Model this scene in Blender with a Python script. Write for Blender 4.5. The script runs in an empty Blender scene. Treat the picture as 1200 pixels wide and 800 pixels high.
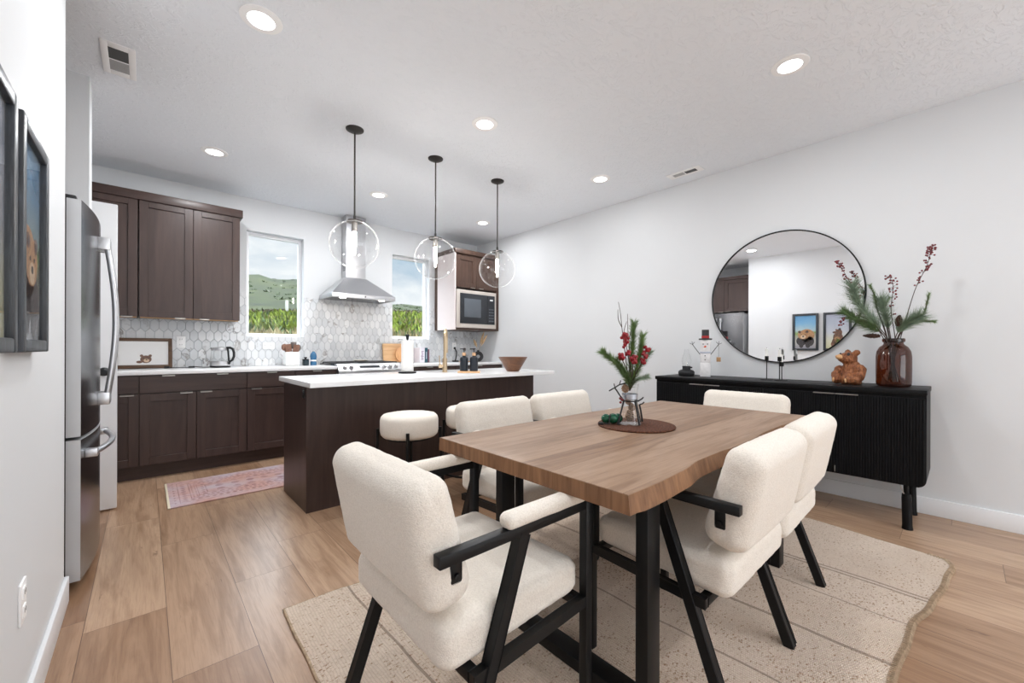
import bpy, bmesh, math, random
from mathutils import Vector, Matrix, noise, Euler
random.seed(7)
SC = bpy.context.scene
COL = SC.collection
PI = math.pi

# ------------------------------------------------------------------ helpers
def lin(c):
    c = c / 255.0
    return c / 12.92 if c <= 0.04045 else ((c + 0.055) / 1.055) ** 2.4
def rgb(r, g, b): return (lin(r), lin(g), lin(b), 1.0)

class MB:
    """collects shapes into one bmesh"""
    def __init__(self): self.bm = bmesh.new()
    def add(self, t, mi=0):
        if mi:
            for f in t.faces: f.material_index = mi
        me = bpy.data.meshes.new('tmp'); t.to_mesh(me); t.free()
        self.bm.from_mesh(me); bpy.data.meshes.remove(me); return self
    def box(self, x0, x1, y0, y1, z0, z1, bev=0.0, seg=2, mi=0, rot=None, piv=None):
        t = bmesh.new(); bmesh.ops.create_cube(t, size=1.0)
        for v in t.verts:
            v.co = Vector(((x0 + x1) / 2 + v.co.x * (x1 - x0), (y0 + y1) / 2 + v.co.y * (y1 - y0), (z0 + z1) / 2 + v.co.z * (z1 - z0)))
        if bev > 0: bmesh.ops.bevel(t, geom=list(t.edges), offset=bev, segments=seg, profile=0.5, affect='EDGES')
        if rot is not None:
            p = Vector(piv or ((x0 + x1) / 2, (y0 + y1) / 2, (z0 + z1) / 2))
            t.transform(Matrix.Translation(p) @ Euler(rot).to_matrix().to_4x4() @ Matrix.Translation(-p))
        return self.add(t, mi)
    def bar(self, p0, p1, w, h, bev=0.0, up=(0, 0, 1), mi=0):
        p0, p1 = Vector(p0), Vector(p1); d = p1 - p0; L = d.length; d.normalize()
        u = Vector(up)
        if abs(d.dot(u)) > 0.98: u = Vector((0, 1, 0))
        s = d.cross(u).normalized(); u = s.cross(d)
        t = bmesh.new(); bmesh.ops.create_cube(t, size=1.0)
        for v in t.verts:
            v.co = p0 + d * ((v.co.y + .5) * L) + s * (v.co.x * w) + u * (v.co.z * h)
        if bev > 0: bmesh.ops.bevel(t, geom=list(t.edges), offset=bev, segments=2, profile=0.5, affect='EDGES')
        return self.add(t, mi)
    def tube(self, pts, r, n=8, mi=0, cap=True):
        pts = [Vector(p) for p in pts]; k = len(pts)
        rs = r if isinstance(r, (list, tuple)) else [r] * k
        t = bmesh.new(); rings = []; prev = None
        for i, p in enumerate(pts):
            d = (pts[min(i + 1, k - 1)] - pts[max(i - 1, 0)]).normalized()
            if prev is None:
                a = Vector((0, 0, 1)) if abs(d.z) < 0.9 else Vector((1, 0, 0))
                s = d.cross(a).normalized()
            else:
                s = (prev - d * prev.dot(d)).normalized()
            prev = s; u = d.cross(s)
            rings.append([t.verts.new(p + (s * math.cos(2 * PI * j / n) + u * math.sin(2 * PI * j / n)) * rs[i]) for j in range(n)])
        for a, b in zip(rings, rings[1:]):
            for j in range(n): t.faces.new((a[j], a[(j + 1) % n], b[(j + 1) % n], b[j]))
        if cap:
            t.faces.new(list(reversed(rings[0]))); t.faces.new(rings[-1])
        bmesh.ops.recalc_face_normals(t, faces=t.faces)
        return self.add(t, mi)
    def lathe(self, prof, c=(0, 0, 0), n=32, mi=0, axis='Z', cap=True):
        t = bmesh.new(); rings = []; c = Vector(c)
        for r, z in prof:
            ring = []
            for j in range(n):
                a = 2 * PI * j / n
                if axis == 'Z': q = Vector((r * math.cos(a), r * math.sin(a), z))
                elif axis == 'X': q = Vector((z, r * math.cos(a), r * math.sin(a)))
                else: q = Vector((r * math.cos(a), z, r * math.sin(a)))
                ring.append(t.verts.new(c + q))
            rings.append(ring)
        for a, b in zip(rings, rings[1:]):
            for j in range(n): t.faces.new((a[j], a[(j + 1) % n], b[(j + 1) % n], b[j]))
        if cap:
            if prof[0][0] > 1e-6: t.faces.new(list(reversed(rings[0])))
            if prof[-1][0] > 1e-6: t.faces.new(rings[-1])
        bmesh.ops.remove_doubles(t, verts=t.verts, dist=1e-6)
        bmesh.ops.recalc_face_normals(t, faces=t.faces)
        return self.add(t, mi)
    def ball(self, c, r, sub=2, scale=(1, 1, 1), rot=None, mi=0):
        t = bmesh.new(); bmesh.ops.create_icosphere(t, subdivisions=sub, radius=r)
        M = Matrix.Translation(Vector(c))
        if rot is not None: M = M @ Euler(rot).to_matrix().to_4x4()
        t.transform(M @ Matrix.Diagonal((*scale, 1)))
        return self.add(t, mi)
    def uv(self, c, r, scale=(1, 1, 1), n=32, m=16, mi=0):
        t = bmesh.new(); bmesh.ops.create_uvsphere(t, u_segments=n, v_segments=m, radius=r)
        t.transform(Matrix.Translation(Vector(c)) @ Matrix.Diagonal((*scale, 1)))
        return self.add(t, mi)
    def prism(self, pts, z0, z1, fn=None, mi=0, bev=0.0):
        """2-D outline extruded from z0 to z1; fn maps (a,b,h) to a point"""
        fn = fn or (lambda a, b, h: (a, b, h))
        t = bmesh.new()
        lo = [t.verts.new(fn(a, b, z0)) for a, b in pts]; hi = [t.verts.new(fn(a, b, z1)) for a, b in pts]
        n = len(pts)
        t.faces.new(list(reversed(lo))); t.faces.new(hi)
        for j in range(n): t.faces.new((lo[j], lo[(j + 1) % n], hi[(j + 1) % n], hi[j]))
        bmesh.ops.recalc_face_normals(t, faces=t.faces)
        if bev > 0:
            e = [e for e in t.edges if (e.verts[0] in hi) == (e.verts[1] in hi)]
            bmesh.ops.bevel(t, geom=e, offset=bev, segments=2, profile=.5, affect='EDGES')
        return self.add(t, mi)
    def rbox(self, sx, sy, sz, r, n=14, fn=None, mi=0, rn=6):
        """rounded box on an even grid, centred at the origin, then mapped by fn"""
        t = bmesh.new(); cache = {}
        def axis(s):
            h = s / 2; q = []
            for i in range(rn): q.append(-h + r * (1 - math.cos(PI / 2 * i / rn)) if False else -h + r * i / rn)
            k = max(2, n)
            for i in range(k + 1): q.append(-h + r + (s - 2 * r) * i / k)
            for i in range(1, rn + 1): q.append(h - r + r * i / rn)
            return q
        A = [axis(sx), axis(sy), axis(sz)]; H = (sx / 2, sy / 2, sz / 2)
        def vert(p):
            key = tuple(round(x, 6) for x in p)
            if key not in cache:
                v = Vector(p); inner = Vector([max(-H[i] + r, min(H[i] - r, v[i])) for i in range(3)])
                d = v - inner
                if d.length > 1e-9:
                    # spread the corner grid evenly over the rounding
                    m = max(abs(d.x), abs(d.y), abs(d.z))
                    e = Vector([math.tan(PI / 4 * x / r) if abs(x) < r else math.copysign(1, x) for x in d])
                    d = e.normalized() * r
                q = inner + d
                q = Vector(fn(q)) if fn else q
                cache[key] = t.verts.new(q)
            return cache[key]
        for ax in range(3):
            b, c = [i for i in range(3) if i != ax]
            for sgn in (-1, 1):
                for i in range(len(A[b]) - 1):
                    for j in range(len(A[c]) - 1):
                        qs = []
                        for (x, y) in ((A[b][i], A[c][j]), (A[b][i + 1], A[c][j]), (A[b][i + 1], A[c][j + 1]), (A[b][i], A[c][j + 1])):
                            p = [0, 0, 0]; p[ax] = sgn * H[ax]; p[b] = x; p[c] = y; qs.append(vert(p))
                        if len(set(qs)) == 4: t.faces.new(qs)
        bmesh.ops.recalc_face_normals(t, faces=t.faces)
        return self.add(t, mi)

ROOT = {}
def loc_of(o):
    while o.parent: o = o.parent
    return ROOT.get(o.name, Vector((0, 0, 0)))
def build(name, mb, mats, parent=None, smooth=40, local=False, loc=None):
    bm = mb.bm
    me = bpy.data.meshes.new(name)
    if parent is not None and not local:
        bmesh.ops.translate(bm, verts=bm.verts, vec=-loc_of(parent))
    if loc is not None:
        bmesh.ops.translate(bm, verts=bm.verts, vec=-Vector(loc))
    bm.to_mesh(me); bm.free()
    for m in (mats if isinstance(mats, (list, tuple)) else [mats]): me.materials.append(m)
    if smooth:
        for p in me.polygons: p.use_smooth = True
        me.set_sharp_from_angle(angle=math.radians(smooth))
    o = bpy.data.objects.new(name, me); COL.objects.link(o)
    if parent is not None: o.parent = parent
    if loc is not None: o.location = loc; ROOT[o.name] = Vector(loc)
    return o
def tag(o, label, cat, group=None):
    o['label'] = label; o['category'] = cat
    if group: o['group'] = group
    return o
def thing(name, label, cat, loc=(0, 0, 0), group=None, rotz=0.0):
    o = bpy.data.objects.new(name, None); COL.objects.link(o)
    o.location = loc; o.rotation_euler = (0, 0, rotz); o.empty_display_size = .05
    ROOT[o.name] = Vector(loc)
    return tag(o, label, cat, group)
def struct(name, mb, m, parent=None, smooth=40):
    o = build(name, mb, m, parent, smooth)
    if parent is None: o['kind'] = 'structure'
    return o
def copy_tree(o, parent=None, label=None, loc=None, rotz=None, group=None):
    c = o.copy(); COL.objects.link(c)
    if parent is not None: c.parent = parent
    for ch in list(o.children): copy_tree(ch, c)
    if label: c['label'] = label
    if group: c['group'] = group
    if loc is not None: c.location = loc; ROOT[c.name] = Vector(loc)
    if rotz is not None: c.rotation_euler = (0, 0, rotz)
    return c

# ------------------------------------------------------------------ materials
class NT:
    def __init__(self, name):
        self.m = bpy.data.materials.new(name); self.m.use_nodes = True
        self.t = self.m.node_tree; self.t.nodes.clear()
        self.out = self.n('ShaderNodeOutputMaterial')
    def n(self, typ, **kw):
        x = self.t.nodes.new(typ)
        for k, v in kw.items(): setattr(x, k, v)
        return x
    def l(self, a, b): self.t.links.new(a, b)
    def val(self, sock, v):
        if isinstance(v, bpy.types.NodeSocket): self.l(v, sock)
        else: sock.default_value = v
    def math(self, op, a, b=None, c=None):
        x = self.n('ShaderNodeMath', operation=op); self.val(x.inputs[0], a)
        if b is not None: self.val(x.inputs[1], b)
        if c is not None: self.val(x.inputs[2], c)
        return x.outputs[0]
    def mix(self, fac, a, b, mode='MIX'):
        x = self.n('ShaderNodeMix', data_type='RGBA', blend_type=mode)
        self.val(x.inputs[0], fac); self.val(x.inputs[6], a); self.val(x.inputs[7], b)
        return x.outputs[2]
    def pos(self, scale=(1, 1, 1), loc=(0, 0, 0)):
        tc = self.n('ShaderNodeTexCoord'); mp = self.n('ShaderNodeMapping')
        mp.inputs['Scale'].default_value = scale; mp.inputs['Location'].default_value = loc
        self.l(tc.outputs['Object'], mp.inputs[0]); return mp.outputs[0]
    def noise(self, vec, scale, detail=3, rough=.5, dist=0.0):
        x = self.n('ShaderNodeTexNoise'); self.l(vec, x.inputs['Vector'])
        x.inputs['Scale'].default_value = scale; x.inputs['Detail'].default_value = detail
        x.inputs['Roughness'].default_value = rough; x.inputs['Distortion'].default_value = dist
        return x.outputs[0]
    def voro(self, vec, scale, feature='F1'):
        x = self.n('ShaderNodeTexVoronoi', feature=feature); self.l(vec, x.inputs['Vector'])
        x.inputs['Scale'].default_value = scale; return x.outputs[0]
    def ramp(self, fac, stops):
        x = self.n('ShaderNodeValToRGB'); self.l(fac, x.inputs[0]); e = x.color_ramp.elements
        while len(e) < len(stops): e.new(.5)
        for i, (p, c) in enumerate(stops): e[i].position = p; e[i].color = c if len(c) == 4 else (*c, 1)
        return x.outputs[0]
    def bump(self, h, strength=.3, dist=.01):
        x = self.n('ShaderNodeBump'); self.l(h, x.inputs['Height'])
        x.inputs['Strength'].default_value = strength; x.inputs['Distance'].default_value = dist
        return x.outputs[0]
    def bsdf(self, col, rough=.5, metal=0., spec=.5, normal=None, coat=0., sheen=0.):
        b = self.n('ShaderNodeBsdfPrincipled')
        self.val(b.inputs['Base Color'], col); self.val(b.inputs['Roughness'], rough)
        b.inputs['Metallic'].default_value = metal; b.inputs['Specular IOR Level'].default_value = spec
        b.inputs['Coat Weight'].default_value = coat
        if sheen: b.inputs['Sheen Weight'].default_value = sheen; b.inputs['Sheen Roughness'].default_value = .6
        if normal is not None: self.l(normal, b.inputs['Normal'])
        self.l(b.outputs[0], self.out.inputs[0]); return b

def plain(name, col, rough=.5, metal=0., spec=.5, var=.06, vs=6., bump=0., bs=200., coat=0., sheen=0.):
    t = NT(name); p = t.pos(); nz = t.noise(p, vs, 2)
    dark = tuple(c * (1 - var) for c in col[:3]) + (1,); light = tuple(min(1, c * (1 + var)) for c in col[:3]) + (1,)
    c = t.ramp(nz, [(.3, dark), (.7, light)])
    nrm = t.bump(t.noise(p, bs, 3), bump, .004) if bump else None
    t.bsdf(c, rough, metal, spec, nrm, coat, sheen); return t.m
def wood(name, c0, c1, axis='X', scale=1.0, rough=.45, spec=.4, bump=.05, coat=0.):
    t = NT(name); s = [14 * scale] * 3; s['XYZ'.index(axis)] = 1.1 * scale
    p = t.pos(tuple(s)); a = t.noise(p, 1.6, 5, .62, 1.2); b = t.noise(p, 9, 3, .6)
    f = t.math('ADD', t.math('MULTIPLY', a, .75), t.math('MULTIPLY', b, .25))
    c = t.ramp(f, [(.32, c0), (.68, c1)])
    t.bsdf(c, rough, 0, spec, t.bump(b, bump, .004), coat); return t.m
def planks(name, along, L, W, ca, cb, gap=(.25, .18, .12, 1), rough=.4, spec=.4, grain=.5, gapw=.0012, v0=0.0, coat=0., knots=.75):
    t = NT(name); tc = t.n('ShaderNodeTexCoord'); sp = t.n('ShaderNodeSeparateXYZ'); t.l(tc.outputs['Object'], sp.inputs[0])
    u, v = (sp.outputs[0], sp.outputs[1]) if along == 'X' else (sp.outputs[1], sp.outputs[0])
    v = t.math('SUBTRACT', v, v0)
    row = t.math('FLOOR', t.math('DIVIDE', v, W))
    wn = t.n('ShaderNodeTexWhiteNoise', noise_dimensions='1D'); t.l(row, wn.inputs['W'])
    u2 = t.math('ADD', u, t.math('MULTIPLY', wn.outputs[0], L))
    colm = t.math('FLOOR', t.math('DIVIDE', u2, L))
    cv = t.n('ShaderNodeCombineXYZ'); t.l(row, cv.inputs[0]); t.l(colm, cv.inputs[1])
    w2 = t.n('ShaderNodeTexWhiteNoise', noise_dimensions='2D'); t.l(cv.outputs[0], w2.inputs[0])
    rnd = w2.outputs[0]
    # gaps
    fv = t.math('FRACT', t.math('DIVIDE', v, W)); fu = t.math('FRACT', t.math('DIVIDE', u2, L))
    ev = t.math('MULTIPLY', t.math('MINIMUM', fv, t.math('SUBTRACT', 1.0, fv)), W)
    eu = t.math('MULTIPLY', t.math('MINIMUM', fu, t.math('SUBTRACT', 1.0, fu)), L)
    e = t.math('MINIMUM', ev, eu); isgap = t.math('LESS_THAN', e, gapw)
    # grain, shifted per board
    gv = t.n('ShaderNodeCombineXYZ')
    t.l(t.math('MULTIPLY', u, 1.6), gv.inputs[0]); t.l(t.math('MULTIPLY', v, 16.), gv.inputs[1]); t.l(t.math('MULTIPLY', rnd, 37.), gv.inputs[2])
    g1 = t.noise(gv.outputs[0], 1.0, 5, .6, 1.4)
    gv2 = t.n('ShaderNodeCombineXYZ')
    t.l(t.math('MULTIPLY', u, 6.), gv2.inputs[0]); t.l(t.math('MULTIPLY', v, 160.), gv2.inputs[1]); t.l(t.math('MULTIPLY', rnd, 11.), gv2.inputs[2])
    g2 = t.noise(gv2.outputs[0], 1.0, 3, .6)
    base = t.mix(rnd, ca, cb)
    dk = t.mix(1.0, base, (.55, .47, .40, 1), 'MULTIPLY')
    f = t.math('MULTIPLY', t.n('ShaderNodeMapRange').outputs[0], 1.0)
    mr = t.n('ShaderNodeMapRange'); t.l(g1, mr.inputs[0]); mr.inputs[1].default_value = .42; mr.inputs[2].default_value = .72
    c = t.mix(t.math('MULTIPLY', mr.outputs[0], grain), base, dk)
    mr2 = t.n('ShaderNodeMapRange'); t.l(g2, mr2.inputs[0]); mr2.inputs[1].default_value = .5; mr2.inputs[2].default_value = .75
    c = t.mix(t.math('MULTIPLY', mr2.outputs[0], grain * .6), c, dk)
    if knots:
        gv3 = t.n('ShaderNodeCombineXYZ')
        t.l(t.math('MULTIPLY', u, 4.), gv3.inputs[0]); t.l(t.math('MULTIPLY', v, 26.), gv3.inputs[1]); t.l(t.math('MULTIPLY', rnd, 71.), gv3.inputs[2])
        c = t.mix(t.ramp(t.noise(gv3.outputs[0], 1.0, 4, .65, .8), [(.67, (0, 0, 0)), (.73, (knots, knots, knots))]), c, t.mix(1.0, dk, (.62, .55, .5, 1), 'MULTIPLY'))
    c = t.mix(isgap, c, gap)
    h = t.math('SUBTRACT', t.math('MULTIPLY', g2, .3), isgap)
    t.bsdf(c, t.math('ADD', rough, t.math('MULTIPLY', g2, .12)), 0, spec, t.bump(h, .12, .002), coat); return t.m
def thin_glass(name, tint=(1, 1, 1, 1), edge=.85, base=.04, power=3.0, rough=.0, white=0.0):
    t = NT(name); lw = t.n('ShaderNodeLayerWeight'); lw.inputs[0].default_value = .5
    f = t.math('ADD', t.math('MULTIPLY', t.math('POWER', lw.outputs['Facing'], power), edge), base)
    tr = t.n('ShaderNodeBsdfTransparent'); tr.inputs[0].default_value = tint
    gl = t.n('ShaderNodeBsdfGlossy'); gl.inputs['Roughness'].default_value = rough
    mx = t.n('ShaderNodeMixShader'); t.l(f, mx.inputs[0]); t.l(tr.outputs[0], mx.inputs[1]); t.l(gl.outputs[0], mx.inputs[2])
    o = mx.outputs[0]
    if white:  # whitens grazing edges, painting the bright rim that refraction would give
        df = t.n('ShaderNodeBsdfTranslucent'); df.inputs[0].default_value = (.95, .95, .95, 1)
        d2 = t.n('ShaderNodeBsdfDiffuse'); d2.inputs[0].default_value = (.95, .95, .95, 1)
        ad = t.n('ShaderNodeMixShader'); ad.inputs[0].default_value = .5; t.l(df.outputs[0], ad.inputs[1]); t.l(d2.outputs[0], ad.inputs[2])
        m2 = t.n('ShaderNodeMixShader'); t.l(t.math('MULTIPLY', t.math('POWER', lw.outputs['Facing'], 9.), white), m2.inputs[0]); t.l(o, m2.inputs[1]); t.l(ad.outputs[0], m2.inputs[2]); o = m2.outputs[0]
    t.l(o, t.out.inputs[0]); return t.m
def emit(name, col, s):
    t = NT(name); e = t.n('ShaderNodeEmission'); e.inputs[0].default_value = col; e.inputs[1].default_value = s
    t.l(e.outputs[0], t.out.inputs[0]); return t.m

M = {}
def wallpaint(name, col, bs, strength):
    t = NT(name); p = t.pos(); a = t.noise(p, bs, 3, .55); c = t.ramp(t.noise(p, 2.5, 2), [(.3, tuple(x * .985 for x in col[:3]) + (1,)), (.7, col)])
    t.bsdf(c, .6, 0, .25, t.bump(a, strength, .003)); return t.m
M['wall'] = wallpaint('wall_paint', rgb(222, 224, 226), 90, .12)
def ceilmat():
    t = NT('ceiling_texture'); p = t.pos((1, 1.6, 1)); a = t.noise(p, 11, 4, .62, 2.2)
    h = t.ramp(a, [(.50, (0, 0, 0)), (.60, (1, 1, 1))])
    t.bsdf(rgb(240, 244, 249), .7, 0, .2, t.bump(h, .42, .007)); return t.m
M['ceil'] = ceilmat()
M['trim'] = plain('white_trim', rgb(232, 233, 235), .4, spec=.4, var=.01)
M['vinyl'] = plain('white_vinyl', rgb(240, 241, 243), .35, spec=.4, var=.01)
M['floor'] = planks('oak_plank_floor', 'Y', 1.24, .248, rgb(152, 118, 91), rgb(188, 157, 130), gap=rgb(100, 74, 56), rough=.27, spec=.55, grain=.85, v0=.07)
M['espresso'] = wood('espresso_cabinet', rgb(54, 40, 36), rgb(73, 56, 51), 'Z', .5, .38, .45, .03)
M['espresso_h'] = wood('espresso_cabinet_drawer', rgb(54, 40, 36), rgb(73, 56, 51), 'X', .5, .38, .45, .03)
M['walnut'] = wood('walnut_cabinet', rgb(62, 45, 38), rgb(90, 68, 57), 'Z', .8, .4, .4, .03)
M['dark_gap'] = plain('dark_toe_kick', rgb(34, 26, 25), .6)
M['panel_sheen'] = plain('painted_window_sheen', rgb(226, 214, 212), .3, spec=.5, var=.01)  # window reflection painted as a pale cabinet side
M['maple'] = wood('maple_interior', rgb(205, 160, 110), rgb(225, 184, 138), 'X', 1, .5)
M['quartz'] = plain('white_quartz', rgb(238, 238, 238), .16, spec=.5, var=.015, vs=30)
M['steel'] = plain('brushed_steel', rgb(206, 206, 208), .34, 1., var=.04, vs=3)
M['steel_dark'] = plain('dark_stainless', rgb(120, 121, 124), .24, 1., var=.05, vs=3)
M['fridge_side'] = plain('grey_fridge_side', rgb(204, 205, 207), .45, .35, var=.02)
M['nickel'] = plain('satin_nickel', rgb(190, 184, 178), .32, 1., var=.03)
M['black_plastic'] = plain('black_plastic', rgb(24, 24, 26), .4, spec=.4)
M['black_metal'] = plain('black_powder_coat', rgb(11, 12, 14), .42, spec=.3, var=.05, bump=.03, bs=500)
M['black_glass'] = plain('black_glass', rgb(38, 41, 46), .1, spec=.5)
M['screen'] = plain('microwave_window', rgb(92, 98, 105), .15, spec=.5)
M['beige_metal'] = plain('warm_stainless', rgb(214, 205, 196), .35, .35, var=.02)
M['brass'] = plain('brushed_gold', rgb(208, 184, 152), .28, 1., var=.04)
M['bronze'] = plain('dark_bronze', rgb(52, 48, 46), .38, .5)
M['white_plastic'] = plain('white_plastic', rgb(250, 250, 250), .4, var=.01)
M['vent_grey'] = plain('vent_louvre_light', rgb(176, 176, 176), .5)
M['vent_dark'] = plain('vent_louvre_dark', rgb(84, 84, 84), .6)
M['ceramic'] = plain('white_ceramic', rgb(238, 238, 236), .3, var=.02)
M['paper'] = plain('paper_towel', rgb(236, 234, 231), .9, var=.02, bump=.25, bs=160)
M['mirror'] = plain('mirror_silver', (.93, .93, .94, 1), .0, 1., var=.0)
M['boucle'] = None
def boucle():
    t = NT('cream_boucle'); p = t.pos(); a = t.noise(p, 210, 3, .6, .6); v = t.voro(p, 300)
    h = t.math('ADD', t.math('MULTIPLY', a, .7), t.math('MULTIPLY', t.math('SUBTRACT', 1., v), .5))
    c = t.ramp(a, [(.2, rgb(217, 208, 196)), (.6, rgb(237, 229, 218))])
    t.bsdf(c, .95, 0, .1, t.bump(h, .5, .0035), sheen=.2); return t.m
M['boucle'] = boucle()
def jute():
    t = NT('woven_rug'); q = t.pos(); tc = t.n('ShaderNodeTexCoord'); sp = t.n('ShaderNodeSeparateXYZ'); t.l(tc.outputs['Object'], sp.inputs[0])
    x, y = sp.outputs[0], sp.outputs[1]
    wob = t.math('MULTIPLY', t.math('SUBTRACT', t.noise(q, 9, 2), .5), .02)
    px, py = .0105, .0070                                   # one knot of the weave
    cx = t.math('DIVIDE', t.math('ADD', x, wob), px); row = t.math('FLOOR', cx)
    cy = t.math('ADD', t.math('DIVIDE', t.math('ADD', y, wob), py), t.math('MULTIPLY', t.math('MODULO', row, 2.0), .5)); col = t.math('FLOOR', cy)
    bx = t.math('ABSOLUTE', t.math('SINE', t.math('MULTIPLY', cx, PI))); by = t.math('ABSOLUTE', t.math('SINE', t.math('MULTIPLY', cy, PI)))
    knot = t.math('MULTIPLY', bx, by)
    cv = t.n('ShaderNodeCombineXYZ'); t.l(row, cv.inputs[0]); t.l(col, cv.inputs[1])
    wn = t.n('ShaderNodeTexWhiteNoise', noise_dimensions='2D'); t.l(cv.outputs[0], wn.inputs[0]); rnd = wn.outputs[0]
    big = t.noise(t.pos((1, .25, 1)), 5, 3)
    base = t.mix(t.noise(q, 2.2, 3), rgb(208, 186, 166), rgb(230, 215, 201))
    base = t.mix(t.math('MULTIPLY', rnd, .25), base, rgb(178, 152, 124))
    fl = t.noise(t.pos((.55, 1, 1)), 125, 3, .6)
    speck = t.ramp(t.math('ADD', t.math('ADD', fl, t.math('MULTIPLY', t.math('SUBTRACT', rnd, .5), .10)), t.math('MULTIPLY', t.math('SUBTRACT', big, .5), .30)), [(.585, (0, 0, 0)), (.66, (1, 1, 1))])
    c = t.mix(t.math('MULTIPLY', speck, t.math('MULTIPLY', t.ramp(knot, [(.05, (0, 0, 0)), (.4, (1, 1, 1))]), .95)), base, rgb(142, 104, 72))
    c = t.mix(t.ramp(knot, [(.02, (.45, .45, .45)), (.3, (0, 0, 0))]), c, rgb(160, 136, 112))
    line = None; wx = t.math('ADD', x, t.math('MULTIPLY', t.math('SUBTRACT', t.noise(q, 3, 1), .5), .04))
    for x0, w in ((2.535, .007), (2.565, .007), (2.27, .004), (1.93, .008), (1.55, .005), (.70, .005)):
        l = t.math('LESS_THAN', t.math('ABSOLUTE', t.math('SUBTRACT', wx, x0)), w)
        line = l if line is None else t.math('MAXIMUM', line, l)
    c = t.mix(t.math('MULTIPLY', line, .6), c, rgb(104, 82, 64))
    t.bsdf(c, .95, 0, .1, t.bump(t.math('ADD', knot, t.math('MULTIPLY', t.noise(q, 300, 2), .4)), .7, .004), sheen=.1); return t.m
M['jute'] = jute()
M['jute_edge'] = plain('rug_binding', rgb(176, 154, 130), .95, spec=.1, var=.25, vs=60, bump=.6, bs=180)
def runner():
    t = NT('faded_persian_runner'); tc = t.n('ShaderNodeTexCoord'); sp = t.n('ShaderNodeSeparateXYZ'); t.l(tc.outputs['Object'], sp.inputs[0])
    x, y = sp.outputs[0], sp.outputs[1]; q = t.pos()
    # distances from the runner's edges (x 0.117.., y 3.63..4.32)
    dx = t.math('SUBTRACT', x, .117); dy = t.math('MINIMUM', t.math('SUBTRACT', y, 3.63), t.math('SUBTRACT', 4.32, y))
    d = t.math('MINIMUM', dx, dy)
    blotch = t.noise(q, 7, 4, .65)
    base = t.mix(t.ramp(t.noise(q, 2.6, 2), [(.4, (0, 0, 0)), (.6, (1, 1, 1))]), rgb(200, 160, 150), rgb(192, 178, 186))
    def band(a, b): return t.math('MULTIPLY', t.math('GREATER_THAN', d, a), t.math('LESS_THAN', d, b))
    def wave(f, ph, cut): 
        sx = t.math('SINE', t.math('MULTIPLY', t.math('ADD', x, ph), f)); sy = t.math('SINE', t.math('MULTIPLY', y, f))
        return t.math('GREATER_THAN', t.math('ADD', sx, sy), cut)
    pat = t.math('MULTIPLY', band(.085, .125), wave(150., 0., .35))
    pat = t.math('MAXIMUM', pat, t.math('MULTIPLY', band(.04, .06), wave(95., .2, .5)))
    for a, b in ((.068, .074), (.135, .141), (.185, .190), (.235, .245)): pat = t.math('MAXIMUM', pat, band(a, b))
    pat = t.math('MAXIMUM', pat, t.math('MULTIPLY', band(.150, .178), wave(210., .1, .2)))
    pat = t.math('MAXIMUM', pat, t.math('MULTIPLY', band(.197, .228), wave(120., .3, .6)))
    pat = t.math('MAXIMUM', pat, t.math('MULTIPLY', band(.26, .345), wave(60., .0, .9)))
    fade = t.math('MULTIPLY', pat, t.ramp(blotch, [(.35, (.15, .15, .15)), (.65, (.8, .8, .8))]))
    c = t.mix(fade, base, rgb(134, 98, 104))
    c = t.mix(t.ramp(t.noise(q, 26, 3), [(.5, (0, 0, 0)), (.75, (.45, .45, .45))]), c, rgb(160, 116, 114))
    c = t.mix(t.math('LESS_THAN', dx, .014), c, rgb(226, 214, 190))
    t.bsdf(c, .95, 0, .1, t.bump(t.noise(q, 260, 2), .3, .003)); return t.m
M['runner'] = runner()
M['table'] = planks('rustic_table_wood', 'X', 40.0, .118, rgb(136, 106, 82), rgb(158, 130, 107), gap=rgb(112, 86, 66), rough=.38, spec=.4, grain=.9, gapw=.0004, v0=.55)
M['table_edge'] = wood('table_edge_grain', rgb(98, 66, 44), rgb(152, 112, 80), 'Z', .9, .5, .3, .1)
def marble():
    t = NT('marble_picket_tile'); gi = t.n('ShaderNodeNewGeometry'); tc = t.n('ShaderNodeTexCoord')
    r = gi.outputs['Random Per Island']; cv = t.n('ShaderNodeCombineXYZ')
    t.l(t.math('MULTIPLY', r, 13.), cv.inputs[0]); t.l(t.math('MULTIPLY', r, 57.), cv.inputs[1]); t.l(t.math('MULTIPLY', r, 91.), cv.inputs[2])
    va = t.n('ShaderNodeVectorMath', operation='ADD'); t.l(tc.outputs['Object'], va.inputs[0]); t.l(cv.outputs[0], va.inputs[1])
    n1 = t.noise(va.outputs[0], 7, 5, .6, 1.6)
    vein = t.ramp(n1, [(.0, (0, 0, 0)), (.57, (0, 0, 0)), (.62, (1, 1, 1)), (.67, (.25, .25, .25)), (1, (.6, .6, .6))])
    base = t.mix(r, rgb(208, 211, 214), rgb(232, 233, 234))
    pick = t.ramp(t.math('FRACT', t.math('MULTIPLY', r, 7.13)), [(.35, (.12, .12, .12)), (.95, (1, 1, 1))])
    c = t.mix(t.math('MULTIPLY', t.math('MULTIPLY', vein, .9), pick), base, rgb(122, 114, 108))
    t.bsdf(c, .28, 0, .5); return t.m
M['marble'] = marble()
M['grout'] = plain('pale_grey_grout', rgb(176, 180, 184), .8)
def fluted():
    t = NT('black_oak'); p = t.pos((60, 60, 3)); a = t.noise(p, 1., 4, .6)
    c = t.ramp(a, [(.35, rgb(6, 6, 7)), (.7, rgb(14, 15, 18))])
    t.bsdf(c, .45, 0, .2, t.bump(a, .15, .003)); return t.m
M['black_oak'] = fluted()
M['amber'] = thin_glass('amber_glass', (.33, .14, .07, 1), .45, .06, 3.)
M['glass'] = thin_glass('clear_globe_glass', (.985, .985, .985, 1), .5, .05, 4., white=.45)  # bright rim painted in with white
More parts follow.
